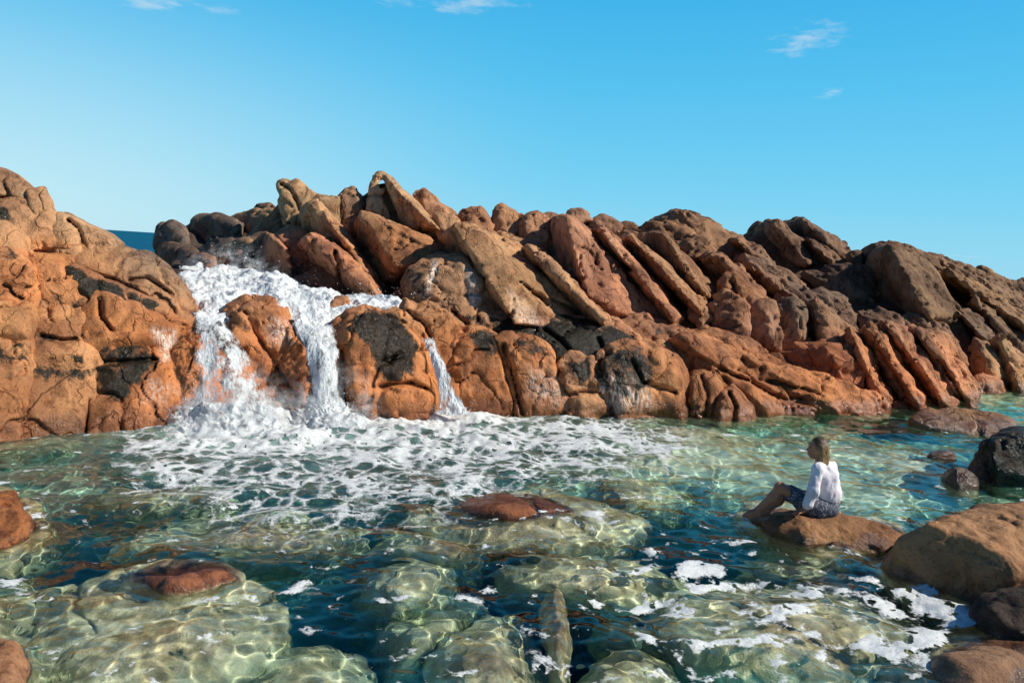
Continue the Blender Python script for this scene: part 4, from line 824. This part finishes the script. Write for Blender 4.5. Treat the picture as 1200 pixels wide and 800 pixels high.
ca, sa = math.cos(-.5), math.sin(-.5); PR = np.stack([(P[:, 0] * ca - P[:, 1] * sa) * 2.3, (P[:, 0] * sa + P[:, 1] * ca) * 4.2, 0 * P[:, 0]], 1)
PR[:, :2] += .35 * np.stack([noise(P * 2.1), noise(P * 2.1 + 60)], 1)
n4 = fbm(PR + 5, 4, .45).reshape(sh)
reg = sstep(45, -45, poly_sd(UX, UY, P2('730,650 860,650 1010,680 1140,696 1165,750 1090,790 1000,812 780,812 700,730')))
dense = streak('1080,712 1110,740 1090,766 1060,770', 26)
field = np.maximum(field, np.minimum(.45, 1.2 * n4 + .5 * n1 + .25 * n2 + .14 * n3 - .56 + .33 * reg + .16 * dense + .20 * bl))
lowp = np.clip((UY - 560) / 80, 0, 1)
field = np.maximum(field, np.where(lowp > 0, n2 * .9 + .45 * n1 + 0.35 * n3 - .385 + .05 * lowp, -1))
field = np.where(UY < 481 - (UX - 600) * .02, -1, field)
holes = np.where(UY > 615, np.clip(n3 - .16, 0, 1) * 2.2, np.clip(n3 - .32, 0, 1) * 1.8)
fz = waves(X, Y) * 1.0; fmm = fallmask(UX.ravel(), UY.ravel()).reshape(sh)
fz = fz * (1 + 1.2 * np.clip(fmm, 0, 1)) + (.05 * fmm.ravel() * fbm(P * 2.2, 3)).reshape(sh)
Zf = fz + .010 + .025 * np.clip(field, 0, .6) + .10 * np.clip(core - .4, 0, 1) * (1 + n2)
V = np.stack([X.ravel(), Y.ravel(), Zf.ravel()], 1)
fin = (field - holes * (core < .3)).ravel()
V, Q, dn = keepfaces(V, gridq(*sh), fin > -.14, fin)
print('foam faces', len(Q))
o = link('sea_foam', mesh_np('sea_foam', V, Q, {'den': dn}), FOAM); tag(o, 'lacy white foam drifting on the pool', 'foam', kind='stuff')

f5 = sheet('white_water', ['196,478,11.75 260,472,11.7 340,480,11.9', '184,496,11.5 262,494,11.45 352,494,11.75', '170,512,11.25 262,520,11.1 366,508,11.5'], 90, 200, .16, 3., lump=.2, edge=.25, thr=-.1, seed=31)
tag(f5, 'boiling white splash at the foot of the wide left fall', 'white water', kind='stuff')
f6 = sheet('white_water', ['350,478,12.3 384,474,12.2 420,480,12.4', '336,492,12.1 386,490,12.0 440,492,12.25', '320,504,11.9 388,508,11.75 460,503,12.05'], 80, 140, .14, 3., lump=.2, edge=.25, thr=-.1, seed=37)
tag(f6, 'boiling white splash at the foot of the solid middle fall', 'white water', kind='stuff')

def mist(rows, label, seed):
    R_ = np.array([[at(p[0], p[1], p[2] * DX(p[0])) for p in P3(r)] for r in rows]); a, c = R_.shape[:2]; n, m = 40, 60
    U, Vv = np.meshgrid(np.linspace(0, 1, n), np.linspace(0, 1, m), indexing='ij'); u = U * (a - 1); v = Vv * (c - 1)
    i = np.minimum(u.astype(int), a - 2); k = np.minimum(v.astype(int), c - 2); fu = (u - i)[..., None]; fv = (v - k)[..., None]
    G = (R_[i, k] * (1 - fu) + R_[i + 1, k] * fu) * (1 - fv) + (R_[i, k + 1] * (1 - fu) + R_[i + 1, k + 1] * fu) * fv
    P_ = G.reshape(-1, 3); P_ = P_ + np.array([0, -.12, 0]) * fbm(P_ * 2 + seed, 3)[:, None]
    dn = (np.minimum(np.minimum(Vv, 1 - Vv) / .35, 1) * np.minimum(np.minimum(U / .6, (1 - U) / .15), 1)).ravel()
    o = link('mist', mesh_np('mist', P_, gridq(n, m), {'den': dn}), MIST); tag(o, label, 'mist', kind='stuff')
mist(['196,420,11.9 270,410,11.9 350,420,12.1', '176,514,11.1 270,522,10.95 370,510,11.4'], 'thin mist hanging before the wide left fall', 2.)
mist(['338,420,12.4 384,410,12.3 440,424,12.5', '310,506,11.85 388,512,11.7 470,506,12.0'], 'thin mist hanging before the solid middle fall', 9.)
mist(['190,286,17.2 270,276,17.2 350,296,16.8', '200,336,16.4 270,334,16.4 360,346,16.0'], 'thin mist over the back of the churning white water', 5.)
# ------------------------------------------------------------------ the woman
def pmat(name, build):
    m, nt = newmat(name); b = NB(nt); build(b); return m
def simple(b, c, rough=.7, bump=None, spec=.25, sss=0., trans=0.):
    d = {'Base Color': c if hasattr(c, 'links') else (*c, 1), 'Roughness': rough, 'Specular IOR Level': spec}
    if bump is not None: d['Normal'] = b.n('ShaderNodeBump', {'Strength': .5, 'Distance': .01, 'Height': bump}).outputs[0]
    pb = b.n('ShaderNodeBsdfPrincipled', d); b.n('ShaderNodeOutputMaterial', {0: pb.outputs[0]})
def gpos(b): return b.n('ShaderNodeTexCoord').outputs['Object']
SKIN = pmat('skin', lambda b: simple(b, b.mix(b.tex(gpos(b), 14., 3.), (.43, .17, .09), (.54, .25, .145)), .55, None, .35))
def _bl(b):
    p = gpos(b); n = b.tex(b.n('ShaderNodeMapping', {0: p, 3: (1, 1, .35)}).outputs[0], 22., 5., .6, 1.5)
    simple(b, b.mix(b.mr(b.tex(p, 9., 3.), .45, .65), (.86, .83, .86), (.78, .68, .74)), .8, n, .15)
BLOUSE = pmat('white_blouse_cloth', _bl)
def _sk(b):
    p = gpos(b); v = b.n('ShaderNodeTexVoronoi', {'Vector': p, 'Scale': 42.}).outputs['Distance']
    c = b.mix(b.mr(v, .18, .34), (.50, .46, .44), b.mix(b.mr(b.tex(p, 20., 4.), .42, .58), (.045, .065, .10), (.12, .13, .17)))
    simple(b, c, .85, b.tex(p, 30., 4.), .15)
SKIRT = pmat('patterned_skirt_cloth', _sk)
def _ha(b):
    p = gpos(b); z = b.n('ShaderNodeSeparateXYZ', {0: p}).outputs[2]
    n = b.tex(b.n('ShaderNodeMapping', {0: p, 3: (1, 1, .16)}).outputs[0], 70., 5., .7, .5)
    c = b.mix(b.mr(z, .93, .72), (.055, .030, .016), (.42, .26, .12))
    c = b.mix(b.mr(n, .40, .62), b.mix(1., c, (.45, .40, .36), 'MULTIPLY'), c); simple(b, c, .5, n, .4)
HAIR = pmat('hair', _ha)
EYE = pmat('eye', lambda b: simple(b, (.02, .015, .012), .25))
LIP = pmat('lip', lambda b: simple(b, (.34, .10, .08), .5))
from mathutils.bvhtree import BVHTree
wrock = next(o for o in bpy.data.objects if str(o.get('label', '')).startswith('low flat boulder in the pool that'))
bvh = BVHTree.FromPolygons([tuple(v.co + wrock.location) for v in wrock.data.vertices], [tuple(p.vertices) for p in wrock.data.polygons])
def hit(x, y):
    r = bvh.ray_cast(Vector(CAM), Vector(ray(x, y)).normalized()); return None if r[0] is None else np.array(r[0])
def ztop(p):
    r = bvh.ray_cast(Vector((p[0], p[1], 3)), Vector((0, 0, -1))); return 0. if r[0] is None else r[0][2]
seat = hit(962, 606); seat = seat if seat is not None else at(962, 606, 8.2)
D0 = seat[1] + .10
print('seat', seat, D0)
J = {}
def jt(n, x, y, dd): J[n] = at(x, y, D0 + dd)
for a in (('head', 957.5, 525, .06), ('neck', 963, 540, .05), ('chest', 967, 556, .06), ('waist', 968, 580, .07), ('pelvis', 965, 593, .06),
          ('sl', 958, 550, -.10), ('el', 953, 575, -.17), ('wl', 945, 595, -.16), ('sr', 974, 547, .22), ('er', 979, 573, .30), ('wr', 980, 597, .22),
          ('hl', 959, 595, -.03), ('kl', 914, 571, -.02), ('al', 886, 599, .0), ('hr', 966, 594, .15), ('kr', 919, 577, .17), ('ar', 896, 599, .15)): jt(*a)
for nm, r_ in (('wl', .045), ('wr', .045), ('al', .055), ('ar', .055)): J[nm][2] = max(J[nm][2], ztop(J[nm]) + r_)
def rcone(P, a, b_, ra, rb):
    a, b_ = np.array(a), np.array(b_); ba = b_ - a; t = np.clip((P - a) @ ba / (ba @ ba), 0, 1)
    return np.linalg.norm(P - a - t[:, None] * ba, axis=1) - (ra + (rb - ra) * t)
def ell(P, c, ax, r):
    Q = (P - c) @ np.array(ax).T / np.array(r); l = np.linalg.norm(Q, axis=1); return (l - 1) * min(r) * (.5 + .5 * np.minimum(l, 1.5))
def unit(v): v = np.array(v, float); return v / np.linalg.norm(v)
Zu = np.array([0, 0, 1.]); across = unit((J['sr'] - J['sl']) * [1, 1, 0]); chest = unit(np.cross(across, Zu)) ; 
if chest[0] > 0: chest = -chest
hd = unit([-1, .16, -.05]); hs = unit(np.cross(hd, Zu)); hs = hs if hs[1] < 0 else -hs; hu = unit(np.cross(hs, hd)); hu = hu if hu[2] > 0 else -hu
HA = [hd, hs, hu]; Hc = J['head']
def hp(f, s, u): return Hc + hd * f + hs * s + hu * u
def U(parts, k):
    def fn(P):
        d = None
        for q in parts:
            e = q(P); d = e if d is None else smin(d, e, k)
        return d
    return fn
C_ = lambda a, b_, ra, rb: (lambda P: rcone(P, a, b_, ra, rb))
E_ = lambda c, ax, r: (lambda P: ell(P, c, ax, r))
def hand(w, fwd, side, up):
    """palm, four bent fingers and a thumb, resting on the rock."""
    fwd = unit(fwd); side = unit(side); pts = []
    g = lambda f, s, u: w + fwd * f + side * s + up * u
    palm = [C_(w, g(.045, .02, -.012), .026, .019), C_(w, g(.05, -.02, -.012), .024, .017), C_(g(.04, .02, -.012), g(.075, .026, -.022), .017, .013), C_(g(.045, 0, -.012), g(.08, 0, -.022), .017, .014), C_(g(.04, -.02, -.014), g(.072, -.028, -.024), .015, .012)]
    fing = []
    for s_, L_, r_ in ((.030, .062, .0088), (.010, .072, .009), (-.012, .066, .0088), (-.032, .050, .008)):
        b0 = g(.078, s_, -.020); m = g(.078 + L_ * .5, s_ * 1.35, -.020 + .004); e = g(.078 + L_, s_ * 1.6, -.040)
        fing.append(C_(b0, m, r_ * 1.1, r_)); fing.append(C_(m, e, r_, r_ * .8))
    t0 = g(.02, .03, -.01); t1 = g(.05, .062, -.02); t2 = g(.078, .074, -.034); fing += [C_(t0, t1, .015, .011), C_(t1, t2, .011, .009)]
    return palm, fing
lp, lf = hand(J['wl'], [-1, -.15, -.32], [0, 1., 0], Zu)
rp, rf = hand(J['wr'], [.75, -.35, -.5], [-.35, -1, 0], Zu)
toeL = J['al'] + np.array([-.135, -.02, -.05]); toeR = J['ar'] + np.array([-.135, .0, -.05])
midp = (J['hl'] + J['hr']) / 2
core = [C_(J['neck'] - Zu * .0, Hc - hu * .045 - hd * .01, .050, .048), C_(J['neck'], J['chest'], .055, .10), C_(J['chest'], J['waist'], .11, .10), C_(J['waist'], midp, .10, .12),
        C_(J['neck'], J['sl'], .045, .05), C_(J['neck'], J['sr'], .045, .05),
        C_(J['sl'], J['el'], .046, .036), C_(J['el'], J['wl'], .036, .023), C_(J['sr'], J['er'], .046, .036), C_(J['er'], J['wr'], .036, .023),
        C_(J['hl'], J['kl'], .088, .056), C_(J['kl'], J['kl'] * .62 + J['al'] * .38 + np.array([.02, 0, -.01]), .054, .052), C_(J['kl'] * .62 + J['al'] * .38 + np.array([.02, 0, -.01]), J['al'], .052, .034),
        C_(J['hr'], J['kr'], .088, .056), C_(J['kr'], J['kr'] * .62 + J['ar'] * .38 + np.array([.02, 0, -.01]), .054, .052), C_(J['kr'] * .62 + J['ar'] * .38 + np.array([.02, 0, -.01]), J['ar'], .052, .034),
        C_(J['al'] + [.03, 0, -.02], J['al'] * .5 + toeL * .5, .036, .034), C_(J['al'] * .5 + toeL * .5, toeL, .034, .020), C_(J['ar'] + [.03, 0, -.02], J['ar'] * .5 + toeR * .5, .036, .034), C_(J['ar'] * .5 + toeR * .5, toeR, .034, .020)]
head = [E_(hp(-.01, 0, .025), HA, (.092, .074, .092)), E_(hp(.022, 0, -.035), HA, (.068, .058, .080)), C_(hp(.062, 0, -.088), hp(.050, 0, -.09), .024, .03),
        C_(hp(.082, 0, .012), hp(.104, 0, -.024), .010, .014), E_(hp(.078, 0, .036), HA, (.016, .05, .014)), E_(hp(.086, 0, -.058), HA, (.012, .022, .008)), E_(hp(.084, 0, -.071), HA, (.011, .02, .008)),
        E_(hp(-.005, .074, -.005), HA, (.020, .010, .030)), E_(hp(-.005, -.074, -.005), HA, (.020, .010, .030))]
fb, fh, fp_, ff = U(core, .035), U(head, .022), U(lp + rp, .012), U(lf + rf, .003)
def fbody(P): return smin(smin(fb(P), fh(P), .03), np.minimum(smin(fp_(P), fb(P), .015), ff(P)), .008)
def mk(name, fn, mat, h, parent, pts, detail=None, margin=.0, r=.16, label=None):
    pts = np.array(pts); V, Q = solid(fn, pts.min(0) - r, pts.max(0) + r, h, margin, detail)
    org = np.array(parent.location) if parent else seat; o = link(name, mesh_np(name, V - org, Q), mat, parent)
    if label: o['label'] = label
    return o
allJ = list(J.values()) + [toeL, toeR]
_KEY = ['woman-body' + repr(np.round(allJ, 4).tolist())] if '_KEY' not in globals() else _KEY
def key(s): _KEY[0] = s + repr(np.round(allJ, 4).tolist())
key('body8')
woman = mk('person', fbody, SKIN, .0065, None, allJ); woman.location = seat
tag(woman, 'woman in white blouse and patterned skirt sitting on a low boulder, facing left', 'person')
# blouse: loose, gathered over the waistband, long puffed sleeve on the near arm
wl2 = J['el'] * .22 + J['wl'] * .78; wr2 = J['er'] * .45 + J['wr'] * .55
back = -chest
bl = [C_(J['neck'] - Zu * .035, J['chest'], .075, .130), C_(J['chest'] + back * .01, J['waist'] + Zu * .02, .135, .148), C_(J['waist'] + Zu * .03 + back * .02, J['waist'] - Zu * .0, .150, .135),
      C_(J['neck'] - Zu * .035, J['sl'], .060, .064), C_(J['neck'] - Zu * .035, J['sr'], .060, .064), C_(J['chest'] + across * .10, J['waist'] + across * .07 + Zu * .02, .09, .10), C_(J['chest'] - across * .10, J['waist'] - across * .07 + Zu * .02, .09, .10),
      C_(J['sl'], J['el'], .066, .066), C_(J['el'], wl2, .068, .058), C_(wl2, J['el'] * .1 + J['wl'] * .9, .055, .034), C_(J['sr'], J['er'], .064, .062), C_(J['er'], wr2, .060, .045)]
fbl = U(bl, .03)
def dbl(P, d):
    q = (P - seat) * [1, 1, .45]; return d + .013 * fbm(q * 11, 3) + .012 * np.clip(ridged(q * 9 + 4, 2) - .5, 0, 1)
key('blouse8'); mk('blouse', lambda P: np.maximum(fbl(P), (P[:, 2] - (J['neck'][2] + .012 + .25 * ((P - J['neck']) @ back)))), BLOUSE, .007, woman, [J['neck'], J['sl'], J['sr'], J['wl'], J['wr'], J['el'], J['er'], J['waist']], dbl, .02)
kl2 = J['hl'] * .12 + J['kl'] * .88; kr2 = J['hr'] * .14 + J['kr'] * .86
mid_h = (J['hl'] + J['hr']) / 2; mid_k = (kl2 + kr2) / 2
skp = [C_(J['waist'] - Zu * .015, mid_h, .128, .165), C_(J['hl'], kl2, .118, .088), C_(J['hr'], kr2, .118, .088), C_(mid_h, mid_k, .115, .085), C_(J['hl'] - Zu * .03, J['hl'] * .5 + kl2 * .5 - Zu * .05, .10, .08),
       C_(mid_h + back * .06 - Zu * .0, mid_h + back * .05 - Zu * .05, .14, .11), C_(J['hl'] * .4 + kl2 * .6, J['hl'] * .5 + kl2 * .5 - Zu * .10, .07, .05)]
fsk = U(skp, .04); tdir = unit(mid_k - mid_h)
def dsk(P, d): return d + .014 * fbm((P - seat) * 12, 3)
cutk = mid_k + tdir * .03
key('skirt9'); mk('skirt', lambda P: np.maximum(fsk(P), np.maximum((P - cutk) @ tdir, P[:, 2] - J['waist'][2] - .01 - 1.1 * np.clip((P - J['waist']) @ unit(tdir * [1, 1, 0]) - .06, 0, 1))), SKIRT, .007, woman, [J['waist'], J['hl'], J['hr'], kl2, kr2], dsk, .02)
hr_ = [E_(hp(-.022, 0, .034), HA, (.098, .088, .100)), C_(hp(-.07, .03, .0), hp(-.085, .035, -.16), .058, .042), C_(hp(-.075, -.03, .0), hp(-.085, -.04, -.16), .058, .042), C_(hp(-.03, .062, .02), hp(-.045, .070, -.15), .038, .026), C_(hp(-.03, -.062, .02), hp(-.045, -.07, -.15), .038, .026),
       C_(hp(-.045, .07, -.14), hp(-.02, .078, -.20), .026, .012), C_(hp(-.095, .0, -.10), hp(-.10, 0, -.20), .05, .02)]
fhr = U(hr_, .025)
def cuth(P):
    q = P - Hc; f = q @ hd; u = q @ hu; return f - (.028 + .5 * np.clip(u - .03, 0, .2))
def dhr(P, d):
    q = (P - Hc) * [1, 1, .18]; return d + .008 * fbm(q * 40, 3) + .006 * np.clip(ridged(q * 34, 2) - .5, 0, 1)
key('hair8'); mk('hair', lambda P: np.maximum(fhr(P), cuth(P)), HAIR, .006, woman, [Hc + hu * .06, Hc - hu * .14, Hc - hd * .05], dhr, .015)
for s_ in (1, -1):
    c_ = hp(.079, .030 * s_, .012); key('eye%d' % s_); mk('eye', E_(c_, HA, (.010, .014, .007)), EYE, .003, woman, [c_], r=.03)
key('mouth'); c_ = hp(.091, 0, -.0645); mk('mouth', E_(c_, HA, (.009, .022, .009)), LIP, .003, woman, [c_], r=.04)
# ------------------------------------------------------------------ light, sky, render
AZ, EL = math.radians(83), math.radians(37)
SUN = np.array([math.cos(EL) * math.sin(AZ), -math.cos(EL) * math.cos(AZ), math.sin(EL)])
sl = bpy.data.lights.new('sun', 'SUN'); sl.energy = 5.; sl.angle = math.radians(.5); sl.color = (1, .94, .84)
so = bpy.data.objects.new('sun', sl); COL.objects.link(so)
so.rotation_euler = Vector(SUN).to_track_quat('Z', 'Y').to_euler(); so.location = (30, -20, 30)
sl.cycles.is_caustics_light = True
w = bpy.data.worlds.new('World'); S.world = w; w.use_nodes = True; nt = w.node_tree; b = NB(nt)
sk = b.n('ShaderNodeTexSky', sky_type='NISHITA', sun_disc=False)
sk.sun_elevation = EL; sk.sun_rotation = math.pi - AZ if False else math.atan2(SUN[0], SUN[1]); sk.air_density = 1.; sk.dust_density = .3; sk.ozone_density = 2.
bg = nt.nodes['Background']
dv = b.n('ShaderNodeTexCoord').outputs['Generated']; sp_ = b.n('ShaderNodeSeparateXYZ', {0: dv})
el = sp_.outputs[2]
gr = b.ramp(el, [(0., (.30, .70, .90)), (.10, (.17, .64, .92)), (.22, (.085, .55, .90)), (.35, (.030, .44, .84)), (.43, (.012, .20, .50)), (.6, (.004, .07, .24)), (1., (.003, .04, .16))])  # upper stops drop steeply, above the view, to cut the fill light
hz = b.math('MULTIPLY', b.mr(sp_.outputs[0], .10, -.62), b.mr(el, .34, -.02))
gr = b.mix(b.math('MULTIPLY', hz, .9), gr, (.56, .84, .94))
gr = b.mix(b.mr(sp_.outputs[1], .15, -.25), gr, b.mix(1., gr, (.34, .42, .52), 'MULTIPLY'))     # sky behind the camera darkened to cut fill and deepen shadows
# thin wisps of cloud
cx = b.math('DIVIDE', sp_.outputs[0], b.math('MAXIMUM', el, .03)); cy = b.math('DIVIDE', sp_.outputs[1], b.math('MAXIMUM', el, .03))
cv = b.n('ShaderNodeCombineXYZ', {0: cx, 1: cy, 2: 0.}).outputs[0]
def wisp(px, py, rx, ry, sc, thr):
    d = ray(px, py); d = d / np.linalg.norm(d); X0, Y0 = d[0] / d[2], d[1] / d[2]
    e = b.math('ADD', b.math('POWER', b.math('ABSOLUTE', b.math('DIVIDE', b.math('SUBTRACT', cx, float(X0)), rx)), 2.), b.math('POWER', b.math('ABSOLUTE', b.math('DIVIDE', b.math('SUBTRACT', cy, float(Y0)), ry)), 2.))
    m = b.math('SUBTRACT', 1., b.math('MULTIPLY', e, .5), clamp=True)
    n = b.n('ShaderNodeTexNoise', {'Vector': cv, 'Scale': sc, 'Detail': 6., 'Roughness': .65}).outputs[0]
    return b.math('MULTIPLY', b.mr(b.math('ADD', n, b.math('MULTIPLY', m, .32)), thr, thr + .28), m)
cl = wisp(945, 48, .16, .30, 7., .68)
for a in ((968, 112, .09, .24, 8., .72), (1130, 300, 1.6, 1.5, 1.2, .74), (200, 6, .28, .12, 5., .68), (540, 6, .35, .14, 6., .70)): cl = b.math('MAXIMUM', cl, wisp(*a))
gr = b.mix(b.math('MULTIPLY', cl, .5), gr, (.72, .82, .88))
SKS = .11
gr = b.mix(1., gr, (1 / SKS, 1 / SKS, 1 / SKS), 'MULTIPLY')
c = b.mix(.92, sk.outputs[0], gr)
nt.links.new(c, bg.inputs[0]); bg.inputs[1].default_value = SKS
S.view_settings.view_transform = 'Standard'; S.view_settings.look = 'None'; S.view_settings.exposure = 0; S.view_settings.gamma = 1
S.cycles.use_denoising = True; S.cycles.max_bounces = 8; S.cycles.diffuse_bounces = 3; S.cycles.glossy_bounces = 3; S.cycles.use_adaptive_sampling = True; S.cycles.adaptive_threshold = .02; S.cycles.transparent_max_bounces = 16; S.cycles.sample_clamp_indirect = 4
